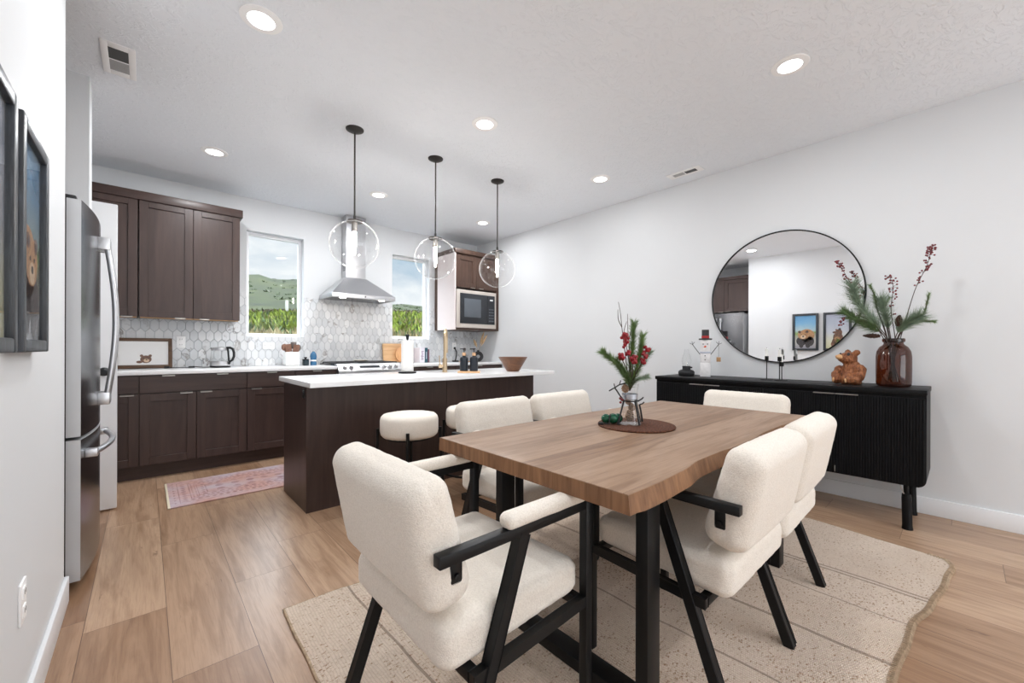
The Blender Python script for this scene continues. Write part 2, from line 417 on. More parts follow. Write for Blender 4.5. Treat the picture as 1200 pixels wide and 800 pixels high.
M['clear'] = thin_glass('clear_glass', (.975, .98, .98, 1), .6, .05, 3.)
M['pane'] = thin_glass('window_pane', (.985, .99, .99, 1), .4, .008, 4.)
M['lens'] = emit('downlight_lens', (1, .98, .95, 1), 6.)
M['bulb'] = emit('warm_bulb_glow', (1, .95, .9, 1), 220.)
M['hood_lens'] = emit('warm_hood_lens', (1, .86, .72, 1), 45.)
M['frame_wood'] = wood('rustic_dark_frame', rgb(14, 12, 12), rgb(66, 72, 80), 'Z', 2.2, .35, .5, .2)
M['frame_brown'] = wood('brown_picture_frame', rgb(74, 54, 40), rgb(112, 84, 62), 'X', 1.2, .5)
M['mat_white'] = plain('white_paper', rgb(238, 237, 236), .6, var=.01)
def painting(name, stops, axis_noise=6):
    t = NT(name); tc = t.n('ShaderNodeTexCoord'); sp = t.n('ShaderNodeSeparateXYZ'); t.l(tc.outputs['Object'], sp.inputs[0])
    z = t.math('DIVIDE', t.math('SUBTRACT', sp.outputs[2], 1.12), .56)
    z = t.math('ADD', z, t.math('MULTIPLY', t.math('SUBTRACT', t.noise(t.pos(), axis_noise, 4), .5), .22))
    t.bsdf(t.ramp(z, stops), .12, 0, .5, coat=.3); return t.m
M['paint_walk'] = painting('beach_painting', [(0, rgb(150, 148, 156)), (.22, rgb(196, 190, 186)), (.40, rgb(168, 170, 150)), (.47, rgb(140, 168, 96)), (.55, rgb(176, 200, 206)), (.75, rgb(128, 178, 214)), (1, rgb(96, 156, 204))])
M['paint_sit'] = painting('meadow_painting', [(0, rgb(206, 202, 160)), (.25, rgb(214, 212, 188)), (.5, rgb(196, 200, 210)), (.8, rgb(178, 184, 200)), (1, rgb(172, 176, 192))])
M['fur_tan'] = plain('painted_tan_fur', rgb(176, 132, 92), .5, var=.3, vs=60)
M['fur_brown'] = plain('painted_brown_fur', rgb(112, 80, 64), .5, var=.3, vs=60)
M['fur_dark'] = plain('painted_dark_fur', rgb(58, 52, 54), .5, var=.3, vs=60)
M['fur_pale'] = plain('painted_pale_muzzle', rgb(214, 186, 156), .5, var=.1, vs=40)
def carved():
    t = NT('carved_wood'); p = t.pos((1, 1, .35)); a = t.noise(p, 70, 4, .65, 1.)
    c = t.ramp(a, [(.3, rgb(70, 38, 22)), (.5, rgb(140, 84, 50)), (.72, rgb(186, 126, 82))])
    t.bsdf(c, .5, 0, .4, t.bump(a, .9, .008)); return t.m
M['carved'] = carved()
M['carved_pale'] = wood('carved_pale_wood', rgb(196, 142, 94), rgb(232, 188, 140), 'Z', 2, .5)
M['bowl'] = wood('wooden_bowl', rgb(92, 58, 38), rgb(136, 92, 62), 'X', 1, .38, .5)
M['board'] = wood('maple_board', rgb(206, 160, 112), rgb(234, 196, 152), 'X', 1, .5)
M['board2'] = wood('acacia_board', rgb(188, 132, 84), rgb(222, 172, 124), 'Z', 1, .5)
M['needle'] = plain('pine_needles', rgb(88, 112, 66), .7, var=.4, vs=30)
M['needle2'] = plain('blue_green_needles', rgb(124, 142, 118), .7, var=.35, vs=30)
M['needle3'] = plain('fresh_pine_needles', rgb(96, 124, 66), .7, var=.4, vs=30)
M['twig'] = plain('brown_twig', rgb(66, 50, 42), .8, var=.3, vs=40)
M['berry'] = plain('dark_red_berry', rgb(112, 30, 36), .3, var=.15, vs=40)
M['berry_red'] = plain('bright_red_berry', rgb(140, 14, 28), .35, var=.15, vs=40)
M['cone'] = plain('pine_cone', rgb(72, 48, 36), .8, var=.3, vs=60, bump=.6)
M['cone_lt'] = plain('pale_pine_cone', rgb(150, 120, 96), .8, var=.4, vs=60, bump=.6)
M['mat_brown'] = None
def woven():
    t = NT('brown_woven_placemat'); tc = t.n('ShaderNodeTexCoord'); sp = t.n('ShaderNodeSeparateXYZ'); t.l(tc.outputs['Object'], sp.inputs[0])
    r = t.math('SQRT', t.math('ADD', t.math('POWER', sp.outputs[0], 2.), t.math('POWER', sp.outputs[1], 2.)))
    w = t.math('SINE', t.math('MULTIPLY', r, 900.)); a = t.noise(t.pos(), 120, 2)
    c = t.ramp(a, [(.3, rgb(66, 40, 30)), (.7, rgb(112, 72, 54))])
    t.bsdf(c, .8, 0, .2, t.bump(t.math('ADD', w, t.math('MULTIPLY', a, 2.)), .6, .003)); return t.m
M['mat_brown'] = woven()
M['green_gloss'] = plain('emerald_glass', rgb(14, 84, 58), .08, .2, spec=.8, var=.3, vs=60)
M['crate'] = plain('silver_ribbon', rgb(190, 196, 206), .25, .7)
M['white_wood'] = plain('whitewashed_wood', rgb(226, 224, 224), .7, var=.08, vs=30)
M['hat'] = plain('charcoal_hat', rgb(58, 56, 58), .8, var=.15)
M['red_felt'] = plain('red_band', rgb(176, 48, 52), .8)
M['carrot'] = plain('orange_nose', rgb(216, 92, 56), .6)
M['bow'] = plain('grey_blue_scarf', rgb(180, 184, 196), .8)
M['kraft'] = plain('kraft_tag', rgb(176, 138, 98), .8)
M['wax'] = plain('white_candle', rgb(240, 238, 234), .5, var=.01)
M['leather'] = plain('dark_iron', rgb(44, 44, 46), .5, .5)
M['teal_glass'] = plain('dark_teal_jar', rgb(24, 44, 52), .12, spec=.6)
M['blue_soap'] = plain('blue_soap_bottle', rgb(54, 104, 144), .15, spec=.6)
M['black_bottle'] = plain('matte_black_bottle', rgb(30, 36, 44), .35, spec=.4)
M['copper_tool'] = plain('brown_utensil', rgb(130, 92, 74), .5, var=.3, vs=50)
M['tool_grey'] = plain('pewter_utensil', rgb(120, 112, 108), .4, .6)
M['book_white'] = plain('white_book_spine', rgb(222, 218, 226), .5)
M['book_teal'] = plain('teal_book_spine', rgb(36, 78, 92), .5)
M['book_maroon'] = plain('maroon_book_spine', rgb(112, 72, 88), .5)
M['print_purple'] = plain('spine_print', rgb(120, 84, 112), .5)
M['pampas'] = plain('dried_pampas', rgb(198, 168, 132), .9, var=.2, vs=40)
M['vase_black'] = plain('black_ceramic', rgb(36, 36, 38), .5)
M['cook_glass'] = plain('black_cooktop', rgb(20, 20, 22), .15)
M['iron'] = plain('cast_iron', rgb(30, 30, 32), .55)
M['spoon_rest'] = plain('cream_ceramic', rgb(232, 222, 208), .3)
M['cap_gold'] = plain('pale_gold_collar', rgb(222, 178, 138), .35, .3)
M['water'] = thin_glass('tinted_bottle_glass', (.85, .88, .88, 1), .6, .05, 2.)
def hill():
    t = NT('grassy_hillside'); p = t.pos((1, 1, 1)); a = t.noise(p, .05, 5, .65); b = t.noise(p, .22, 5, .75); g = t.noise(p, .9, 4, .75)
    c = t.mix(t.ramp(a, [(.4, (0, 0, 0)), (.65, (1, 1, 1))]), rgb(22, 30, 9), rgb(40, 44, 16))
    c = t.mix(t.ramp(b, [(.5, (0, 0, 0)), (.62, (1, 1, 1))]), c, rgb(12, 16, 8))
    c = t.mix(t.ramp(g, [(.55, (0, 0, 0)), (.75, (.7, .7, .7))]), c, rgb(52, 48, 28))
    t.bsdf(c, .95, 0, .1); return t.m
M['hill'] = hill()
M['shrub'] = plain('yellow_green_shrub', rgb(91, 101, 40), .9, spec=.1, var=.45, vs=9)
M['shrub_dk'] = plain('olive_shrub', rgb(58, 70, 45), .9, spec=.1, var=.45, vs=9)
M['grass_dry'] = plain('dry_grass', rgb(109, 99, 72), .9, spec=.1, var=.3, vs=5)
M['brush_brown'] = plain('brown_brush', rgb(70, 62, 49), .9, spec=.1, var=.35, vs=5)
M['post_grey'] = plain('weathered_post', rgb(140, 138, 132), .9)
M['box_grey'] = plain('grey_metal_box', rgb(150, 156, 160), .6)

# ------------------------------------------------------------------ camera
F_PX, HY, EYE, YAW, ROLL = 476.9, 408.6, 1.1075, math.radians(47.973), math.radians(.165)
fw = Vector((math.cos(YAW), math.sin(YAW), 0)); r0 = Vector((math.sin(YAW), -math.cos(YAW), 0)); u0 = Vector((0, 0, 1))
rt = r0 * math.cos(ROLL) + u0 * math.sin(ROLL); up = u0 * math.cos(ROLL) - r0 * math.sin(ROLL)
cd = bpy.data.cameras.new('camera'); cam = bpy.data.objects.new('camera', cd); COL.objects.link(cam)
cd.sensor_width = 36.0; cd.sensor_fit = 'HORIZONTAL'; cd.lens = 36.0 * F_PX / 1200.0
cd.shift_y = (HY - 400.0) / 1200.0; cd.clip_start = .05; cd.clip_end = 900
mw = Matrix.Identity(4)
for i in range(3): mw[i][0] = rt[i]; mw[i][1] = up[i]; mw[i][2] = -fw[i]
mw[2][3] = EYE; cam.matrix_world = mw
SC.camera = cam

# ------------------------------------------------------------------ room shell
LW, RW, BW, CE = -.2587, 3.93, 5.197, 2.74
REAR = -3.4
struct('floor', MB().box(-1.3, 4.1, REAR - .15, BW + .12, -.12, 0), M['floor'], smooth=0)
struct('ceiling', MB().box(-1.3, 4.1, REAR - .15, BW + .12, CE, CE + .12), M['ceil'], smooth=0)
struct('wall_right', MB().box(RW, RW + .14, REAR - .15, BW + .12, 0, CE), M['wall'], smooth=0)
struct('wall_left', MB().box(LW - .12, LW, REAR, 2.60, 0, CE), M['wall'], smooth=0)
struct('wall_left_wing', MB().box(-1.02, -.253, 3.53, 3.69, 0, CE), M['wall'], smooth=0)
struct('wall_left_recess', MB().box(-1.16, -1.02, 2.48, BW + .12, 0, CE), M['wall'], smooth=0)
struct('wall_left_return', MB().box(-1.02, LW - .12, 2.48, 2.60, 0, CE), M['wall'], smooth=0)
W1 = (.812, 1.381, 1.236, 2.389); W2 = (2.49, 3.062, 1.243, 2.392)
def wall_holes(name, y0, y1, x0, x1, holes):
    m = MB(); xs = x0
    for (a, b, c, d) in holes:
        m.box(xs, a, y0, y1, 0, CE); m.box(a, b, y0, y1, 0, c); m.box(a, b, y0, y1, d, CE); xs = b
    m.box(xs, x1, y0, y1, 0, CE)
    return struct(name, m, M['wall'], smooth=0)
wall_holes('wall_back', BW, BW + .16, -1.16, RW + .14, [W1, W2])
W3 = (.5, 3.3, .12, 2.3)
wall_holes('wall_rear', REAR - .15, REAR, LW - .12, RW + .14, [W3])
def window(name, W, y, mull=0):
    a, b, c, d = W
    w = bpy.data.objects.new(name, None); COL.objects.link(w); w['kind'] = 'structure'; w.location = ((a + b) / 2, y, c); ROOT[w.name] = Vector(w.location)
    f = MB(); t = .036
    f.box(a, a + t, y, y + .05, c, d, .004); f.box(b - t, b, y, y + .05, c, d, .004)
    f.box(a + t, b - t, y, y + .05, c, c + t, .004); f.box(a + t, b - t, y, y + .05, d - t, d, .004)
    for k in range(mull):
        xm = a + (b - a) * (k + 1) / (mull + 1); f.box(xm - .03, xm + .03, y, y + .05, c + t, d - t, .004)
    build('window_frame', f, M['vinyl'], w)
    build('window_pane', MB().box(a + .02, b - .02, y + .022, y + .027, c + .02, d - .02), M['pane'], w, smooth=0)
window('window_1', W1, BW + .085); window('window_2', W2, BW + .085); window('added_window_3', W3, REAR - .1, 2)  # the rear one is added, unseen, to let light in
# the light sills and returns of the windows belong to the wall; baseboards
def base(name, segs):
    m = MB()
    for (x0, x1, y0, y1) in segs:
        m.box(x0, x1, y0, y1, 0, .112, .003)
    return struct(name, m, M['trim'])
base('baseboard_right', [(RW - .014, RW, REAR, 4.55)])
base('baseboard_left', [(LW, LW + .014, REAR, 2.60), (LW - .1, LW + .014, 2.60, 2.614)])
base('baseboard_rear', [(LW, .5, REAR, REAR + .014), (3.3, RW, REAR, REAR + .014)])
# pantry door standing open beyond the fridge
d1 = bpy.data.objects.new('door_1', None); COL.objects.link(d1); d1['kind'] = 'structure'; d1.location = (-.93, 3.905, 0); ROOT[d1.name] = Vector(d1.location)
dm = MB().box(-.93, -.143, 3.885, 3.922, .012, 2.087, .003)
build('door_slab', dm, M['trim'], d1)
kn = MB().lathe([(.0, -.055), (.018, -.055), (.027, -.045), (.027, -.035), (.012, -.026), (.012, -.006), (.029, -.004), (.029, 0)], (-.206, 3.885, .945), 20, axis='Y')
build('door_knob', kn, M['black_plastic'], d1)
# marble picket backsplash: every tile a raised hexagon
def clip(poly, a, b, c, d):
    def cut(P, f, inter):
        out = []
        for i in range(len(P)):
            p, q = P[i], P[(i + 1) % len(P)]
            if f(p): out.append(p)
            if f(p) != f(q): out.append(inter(p, q))
        return out
    def ix(k): return lambda p, q: (k, p[1] + (q[1] - p[1]) * (k - p[0]) / (q[0] - p[0]))
    def iz(k): return lambda p, q: (p[0] + (q[0] - p[0]) * (k - p[1]) / (q[1] - p[1]), k)
    P = cut(poly, lambda p: p[0] >= a, ix(a))
    if P: P = cut(P, lambda p: p[0] <= b, ix(b))
    if P: P = cut(P, lambda p: p[1] >= c, iz(c))
    if P: P = cut(P, lambda p: p[1] <= d, iz(d))
    return P
def backsplash():
    m = MB(); ZT = 1.702
    rects = [(-.95, W1[0], .914, ZT), (W1[0], W1[1], .914, W1[2]), (W1[1], W2[0], .914, ZT), (W2[0], W2[1], .914, W2[2]), (W2[1], RW, .914, ZT)]
    for r in rects: m.box(r[0], r[1], BW - .006, BW, r[2], r[3], mi=1)
    tw, th, pt = .066, .128, .033; pitch = th - pt; g = .0016
    t = bmesh.new()
    for j in range(-1, 11):
        for i in range(-16, 62):
            cx = i * tw + (tw / 2 if j % 2 else 0); cz = .914 + j * pitch + .03
            w = tw / 2 - g; h = th / 2 - g; s = h - pt
            hexa = [(cx, cz - h), (cx + w, cz - s), (cx + w, cz + s), (cx, cz + h), (cx - w, cz + s), (cx - w, cz - s)]
            for r in rects:
                P = clip(hexa, *r)
                Q = []
                for p in P:
                    if not Q or (abs(p[0] - Q[-1][0]) + abs(p[1] - Q[-1][1])) > 1e-5: Q.append(p)
                if len(Q) > 2 and (abs(Q[0][0] - Q[-1][0]) + abs(Q[0][1] - Q[-1][1])) < 1e-5: Q.pop()
                if len(Q) < 3: continue
                lo = [t.verts.new((x, BW - .006, z)) for x, z in Q]
                mx = sum(q[0] for q in Q) / len(Q); mz = sum(q[1] for q in Q) / len(Q)
                hi = [t.verts.new((x + (mx - x) * .03, BW - .0095, z + (mz - z) * .03)) for x, z in Q]
                t.faces.new(hi)
                for k in range(len(Q)): t.faces.new((lo[k], hi[k], hi[(k + 1) % len(Q)], lo[(k + 1) % len(Q)]))
    bmesh.ops.recalc_face_normals(t, faces=t.faces)
    m.add(t)
    return struct('wall_back_tile', m, [M['marble'], M['grout']], smooth=0)
backsplash()

# ------------------------------------------------------------------ outdoors
def terrain():
    t = bmesh.new(); rs = [6.2, 8, 10, 13, 17, 22, 28, 36, 46, 60, 80, 110, 150, 200, 260, 330]; N = 90; rings = []
    for r in rs:
        ring = []
        for k in range(N + 1):
            a = math.radians(12 + 130 * k / N); x, y = r * math.cos(a), r * math.sin(a)
            y = max(y, BW + .4) if r < 12 else y
            d = fw.x * x + fw.y * y; lat = r0.x * x + r0.y * y
            px = 600 + F_PX * lat / max(d, .5)
            d = max(d, r * .3)
            # slope of the land by distance, then the ridge that falls towards the right-hand window
            ridge = .105 + .07 / (1 + math.exp((px - 395) / 22)) + .004 * math.sin(px / 9.) + .006 / (1 + ((px - 292) / 14) ** 2)
            prof = [(6, -.03), (12, .005), (22, .055), (34, .082), (46, .088), (70, .098), (150, None), (400, None)]
            if r <= 46:
                for (ra, ta), (rb, tb) in zip(prof, prof[1:]):
                    if ra <= r <= rb: tt = ta + (tb - ta) * (r - ra) / (rb - ra); break
            else:
                u = min(1, (r - 46) / 160.); tt = .088 + (ridge - .088) * (u ** .6)
                if r > 210: tt = ridge * (1 - (r - 210) / 400)
            z = EYE + d * tt + noise.noise(Vector((x * .12, y * .12, 3))) * min(1.2, r * .006)
            ring.append(t.verts.new((x, y, z)))
        rings.append(ring)
    for a, b in zip(rings, rings[1:]):
        for k in range(N): t.faces.new((a[k], a[k + 1], b[k + 1], b[k]))
    bmesh.ops.recalc_face_normals(t, faces=t.faces)
    m = MB(); m.add(t); o = struct('hillside', m, M['hill'], smooth=80); return o
hill_o = terrain()
def ground_z(x, y):
    dg = bpy.context.evaluated_depsgraph_get()
    ok, p, nrm, idx = hill_o.ray_cast(Vector((x, y, 300)), Vector((0, 0, -1)))
    return p.z if ok else 1.0
bpy.context.view_layer.update()
def brush(name, n, r0_, r1_, mat, sz, seed, label, cat, blades=14, tall=1.0):
    rnd = random.Random(seed); t = bmesh.new()
    for i in range(n):
        # in the two wedges seen through the windows
        px = rnd.uniform(262, 372) if rnd.random() < .55 else rnd.uniform(440, 520)
        r = r0_ + (r1_ - r0_) * rnd.random(); s = (px - 600) / F_PX; dv = (fw + r0 * s).normalized() * r
        z = ground_z(dv.x, dv.y); k = rnd.uniform(.5, 1.3) * sz
        for b in range(blades):
            a = rnd.uniform(0, 2 * PI); q = Vector((dv.x + math.cos(a) * k * rnd.random() * .7, dv.y + math.sin(a) * k * rnd.random() * .7, z - .05))
            e = q + Vector((math.cos(a) * k * rnd.uniform(.1, .8), math.sin(a) * k * rnd.uniform(.1, .8), k * rnd.uniform(.35, 1.0) * tall))
            w = Vector((rnd.uniform(-1, 1), rnd.uniform(-1, 1), 0)).normalized() * k * rnd.uniform(.06, .16); m_ = q.lerp(e, .55)
            v = [t.verts.new(p) for p in (q - w * .5, q + w * .5, m_ + w, e, m_ - w)]
            t.faces.new(v)
    m = MB(); m.add(t); o = build(name, m, mat, smooth=0); o['kind'] = 'stuff'; return tag(o, label, cat)
brush('shrubs', 330, 16, 33, M['shrub'], .55, 1, 'yellow green shrubs growing over the slope outside the windows', 'shrubs', 22)
brush('scrub', 230, 13, 33, M['shrub_dk'], .5, 2, 'low olive green scrub dotted over the slope outside', 'scrub', 22)
brush('dry_grass', 420, 10.5, 26, M['grass_dry'], .38, 3, 'tufts of dry tan grass on the near slope outside', 'grass', 14, 1.2)
brush('brown_brush', 260, 32, 44, M['brush_brown'], .6, 4, 'band of brown brush at the foot of the green hill', 'brush', 22, .7)
brush('hill_scrub', 95, 60, 200, M['shrub_dk'], .8, 6, 'small dark green bushes speckled over the far green hillside', 'bushes', 18, .6)
def farpt(px, r):
    s = (px - 600) / F_PX; dv = (fw + r0 * s).normalized() * r; return dv.x, dv.y, ground_z(dv.x, dv.y)
x, y, z = farpt(336, 34)
tag(build('fence_post', MB().box(x - .09, x + .09, y - .09, y + .09, z - .1, z + 1.1, .01), M['post_grey'], loc=(x, y, z)), 'lone grey post standing on the hillside seen through left window', 'post')

# ------------------------------------------------------------------ kitchen cabinets
def shaker(m, x0, x1, yf, z0, z1, fr=.062, th=.02, rec=.012):
    """a recessed-panel door whose front is at y = yf"""
    m.box(x0, x0 + fr, yf, yf + th, z0, z1, .0015, 1); m.box(x1 - fr, x1, yf, yf + th, z0, z1, .0015, 1)
    m.box(x0 + fr, x1 - fr, yf, yf + th, z0, z0 + fr, .0015, 1); m.box(x0 + fr, x1 - fr, yf, yf + th, z1 - fr, z1, .0015, 1)
    m.box(x0 + fr, x1 - fr, yf + rec, yf + th, z0 + fr, z1 - fr)
    return m
def pull(m, x, yf, z, w=.085):
    m.box(x - w / 2, x + w / 2, yf - .022, yf + .004, z - .003, z + .003, .001, 1)
    m.box(x - w / 2, x + w / 2, yf - .022, yf - .018, z - .010, z + .003, .001, 1)
    return m
UY = 4.867
def upper(label, x0, x1, doors, group):
    u = thing('upper_cabinet', label, 'cabinet', ((x0 + x1) / 2, BW, 1.375), group)
    build('cabinet_body', MB().box(x0, x1, UY + .02, BW - .001, 1.39, 2.425).box(x0, x1, UY + .03, BW - .001, 1.384, 1.39), M['espresso'], u, smooth=0)
    build('light_rail', MB().box(x0 + .01, x1 - .01, UY + .03, UY + .05, 1.374, 1.384), M['maple'], u)
    for (a, b, px) in doors:
        d = build('door', shaker(MB(), a + .002, b - .002, UY, 1.382, 2.42), M['espresso'], u)
        build('pull', pull(MB(), px, UY, 1.384, .075), M['nickel'], d)
    return u
upper('dark brown double-door wall cabinet beside the left window', -.044, .706, [(-.044, .335, .24), (.335, .706, .42)], 'dark upper cabinets')
upper('dark brown wall cabinet partly hidden behind the open white door', -.49, -.05, [(-.49, -.05, -.12)], 'dark upper cabinets')
cr = MB().box(-.50, .727, UY - .018, BW - .001, 2.413, 2.488, .002)
tag(build('crown_board', cr, M['espresso_h'], loc=(.1, BW, 2.425)), 'long dark brown crown board running along the left wall cabinets', 'crown board')
# lowers
LY = 4.575; CT = .914
def lower(label, x0, x1, drawers, doors, group='dark base cabinets'):
    u = thing('base_cabinet', label, 'cabinet', ((x0 + x1) / 2, BW, 0), group)
    build('cabinet_body', MB().box(x0, x1, LY + .02, BW - .012, .112, .88), M['espresso'], u, smooth=0)
    build('toe_kick', MB().box(x0, x1, LY + .075, LY + .09, 0, .112), M['espresso_h'], u, smooth=0)
    for (a, b, ps) in drawers:
        d = build('drawer', MB().box(a + .003, b - .003, LY, LY + .02, .728, .872, .0015, 1), M['espresso_h'], u)
        for p in ps: build('pull', pull(MB(), p, LY, .874), M['nickel'], d)
    for (a, b, p) in doors:
        d = build('door', shaker(MB(), a + .003, b - .003, LY, .125, .718), M['espresso'], u)
        build('pull', pull(MB(), p, LY, .720), M['nickel'], d)
    return u
lower('dark brown base cabinet next to the open white door', -.50, -.037, [(-.50, -.037, [-.25])], [(-.50, -.037, -.11)])
lower('wide dark brown base cabinet with two doors under the kettle', -.037, .723, [(-.037, .723, [.15, .53])], [(-.037, .340, .27), (.340, .723, .41)])
lower('dark brown base cabinet between the kettle cabinet and the range', .723, 1.553, [(.723, 1.14, [.93]), (1.14, 1.553, [1.35])], [(.723, 1.14, .80), (1.14, 1.553, 1.22)])
lower('dark brown base cabinet right of the range in the corner', 2.317, 3.925, [(2.317, 3.1, [2.7]), (3.1, 3.925, [3.5])], [(2.317, 2.71, 2.6), (2.71, 3.1, 2.8), (3.1, 3.51, 3.4), (3.51, 3.925, 3.6)])
def counter(label, x0, x1):
    return tag(build('countertop', MB().box(x0, x1, LY - .015, BW - .011, .88, CT, .003), M['quartz'], loc=((x0 + x1) / 2, BW, .88)), label, 'countertop', 'back wall countertops')
counter('white quartz counter left of the range under the kettle', -.52, 1.554)
counter('white quartz counter right of the range under the books', 2.316, RW - .001)
# microwave tower
mc = thing('wall_cabinet', 'dark brown tall wall cabinet holding the microwave by the right wall', 'cabinet', (3.53, BW, 1.37))
MY = 4.66; X0, X1 = 3.146, 3.926
build('side_panel', MB().box(X0, X0 + .018, MY + .002, BW - .09, 1.372, 2.47), M['panel_sheen'], mc)['label'] = 'side panel painted with the window reflection'  # pale colour paints the window's reflection on this dark side
build('side_panel_dark', MB().box(X0 + .002, X0 + .018, BW - .09, BW - .012, 1.372, 2.47), M['walnut'], mc)  # rest of the same side, dark where the painted reflection stops
body = MB().box(X0 + .018, X1, MY + .02, BW - .012, 1.955, 2.43)
body.box(X1 - .055, X1, MY + .004, BW - .012, 1.372, 1.955).box(X0 + .018, X1 - .055, MY + .004, BW - .012, 1.372, 1.395).box(X0 + .018, X1 - .055, BW - .05, BW - .012, 1.395, 1.955)
build('cabinet_body', body, M['walnut'], mc, smooth=0)
for (a, b, p) in ((X0 + .02, 3.515, 3.44), (3.515, 3.88, 3.59)):
    d = build('door', shaker(MB(), a + .002, b - .002, MY, 1.965, 2.405), M['walnut'], mc)
    build('pull', pull(MB(), p, MY, 1.967, .07), M['nickel'], d)
build('stile', MB().box(3.882, X1, MY, MY + .02, 1.372, 2.43), M['walnut'], mc)
build('crown', MB().box(X0 - .006, X1, MY - .016, BW - .012, 2.43, 2.49, .002), M['walnut'], mc)
mw_ = thing('microwave', 'built-in microwave with black glass front and beige metal trim', 'microwave', (3.5, BW - .1, 1.4))
a, b, c, d = X0 + .024, 3.868, 1.40, 1.93
fr = MB().box(a, a + .055, MY - .012, MY + .01, c, d, .003).box(b - .03, b, MY - .012, MY + .01, c, d, .003)
fr.box(a + .055, b - .03, MY - .012, MY + .01, c, c + .06, .003).box(a + .055, b - .03, MY - .012, MY + .01, d - .05, d, .003)
build('trim_frame', fr, M['beige_metal'], mw_)
build('oven_body', MB().box(a + .03, b - .02, MY + .01, BW - .12, c + .03, d - .03), M['black_plastic'], mw_)
dr = build('door', MB().box(a + .055, 3.70, MY - .02, MY + .01, c + .06, d - .05, .004), M['black_glass'], mw_)
build('window', MB().box(a + .12, 3.58, MY - .0215, MY - .019, c + .15, d - .12, .001), M['screen'], dr)
cp = build('control_panel', MB().box(3.702, b - .03, MY - .02, MY + .01, c + .06, d - .05, .004), M['black_glass'], mw_)
bt = MB().box(3.745, 3.80, MY - .0215, MY - .019, d - .125, d - .105)
build('display', bt, M['white_plastic'], cp)
for r in range(5):
    for q in range(3): build('button', MB().box(3.728 + q * .032, 3.75 + q * .032, MY - .021, MY - .019, 1.50 + r * .042, 1.52 + r * .042, .002, 1), M['screen'], cp)
# hood
hd = thing('range_hood', 'stainless steel chimney range hood between the two windows', 'range hood', (1.935, BW, 1.70))
hx0, hx1, hy = 1.556, 2.316, 4.745; cx0, cx1, cy = 1.815, 2.055, 5.03
build('chimney', MB().box(cx0, cx1, cy, BW - .001, 1.955, CE - .001, .002), M['steel'], hd)
t = bmesh.new()
lo = [t.verts.new(p) for p in ((hx0, hy, 1.742), (hx1, hy, 1.742), (hx1, BW - .001, 1.742), (hx0, BW - .001, 1.742))]
hi = [t.verts.new(p) for p in ((cx0 - .006, cy - .006, 1.975), (cx1 + .006, cy - .006, 1.975), (cx1 + .006, BW - .001, 1.975), (cx0 - .006, BW - .001, 1.975))]
t.faces.new(hi); t.faces.new(list(reversed(lo)))
for k in range(4): t.faces.new((lo[k], lo[(k + 1) % 4], hi[(k + 1) % 4], hi[k]))
bmesh.ops.recalc_face_normals(t, faces=t.faces)
cn = MB(); cn.add(t); build('canopy', cn, M['steel'], hd, smooth=20)
rim = MB().box(hx0, hx1, hy, hy + .02, 1.692, 1.742, .002).box(hx0, hx0 + .02, hy + .02, BW - .001, 1.692, 1.742, .002).box(hx1 - .02, hx1, hy + .02, BW - .001, 1.692, 1.742, .002)
build('rim', rim, M['steel'], hd)
build('filter_panel', MB().box(hx0 + .02, hx1 - .02, hy + .02, BW - .001, 1.70, 1.71), M['steel_dark'], hd)
for xx in (1.70, 2.17):
    build('hood_lamp', MB().lathe([(.0, 1.696), (.034, 1.696), (.036, 1.70)], (xx, hy + .07, 0), 20), M['hood_lens'], hd)
build('control_knob', MB().lathe([(.0, -.008), (.008, -.008), (.008, 0)], (1.935, hy, 1.717), 12, axis='Y'), M['black_plastic'], hd)
vs = MB()
for k in range(4): vs.box(cx0 - .0015, cx0, cy + .03, cy + .11, 2.06 + k * .022, 2.072 + k * .022)
build('vent_slot', vs, M['vent_dark'], hd, smooth=0)
# range
rg = thing('gas_range', 'stainless steel gas range under the hood', 'range', (1.935, 4.85, 0))
rx0, rx1 = 1.558, 2.312
build('oven_body', MB().box(rx0, rx1, 4.56, BW - .02, .05, .895), M['steel'], rg)
od = build('oven_door', MB().box(rx0 + .01, rx1 - .01, 4.53, 4.56, .20, .77, .004), M['steel'], rg)
build('oven_window', MB().box(rx0 + .12, rx1 - .12, 4.527, 4.531, .32, .66), M['black_glass'], od)
build('door_handle', MB().tube([(rx0 + .06, 4.48, .73), (rx1 - .06, 4.48, .73)], .012, 12).box(rx0 + .07, rx0 + .09, 4.48, 4.53, .722, .738).box(rx1 - .09, rx1 - .07, 4.48, 4.53, .722, .738), M['steel'], od)
build('storage_drawer', MB().box(rx0 + .01, rx1 - .01, 4.535, 4.56, .07, .19, .004), M['steel'], rg)
pn = bmesh.new()
pp = [(4.525, .79), (4.525, .86), (4.60, .935), (4.66, .935), (4.66, .79)]
cpn = MB().prism(pp, rx0, rx1, lambda a, b, h: (h, a, b), bev=.003)
pnl = build('control_panel', cpn, M['steel'], rg)
dirn = Vector((0, -.075, .075)).normalized()
for xx in (1.63, 1.70, 2.09, 2.16, 2.235):
    c0 = Vector((xx, 4.555, .892))
    build('knob', MB().tube([c0, c0 + dirn * .012, c0 + dirn * .012, c0 + dirn * .034], [.026, .026, .020, .018], 18), M['steel'], pnl)
build('display', MB().bar(Vector((1.80, 4.562, .899)) + dirn * .001, Vector((2.03, 4.562, .899)) + dirn * .001, .028, .003, up=(0, -1, 1)), M['black_glass'], pnl)
build('cooktop', MB().box(rx0, rx1, 4.62, BW - .02, .895, .930, .003), M['cook_glass'], rg)
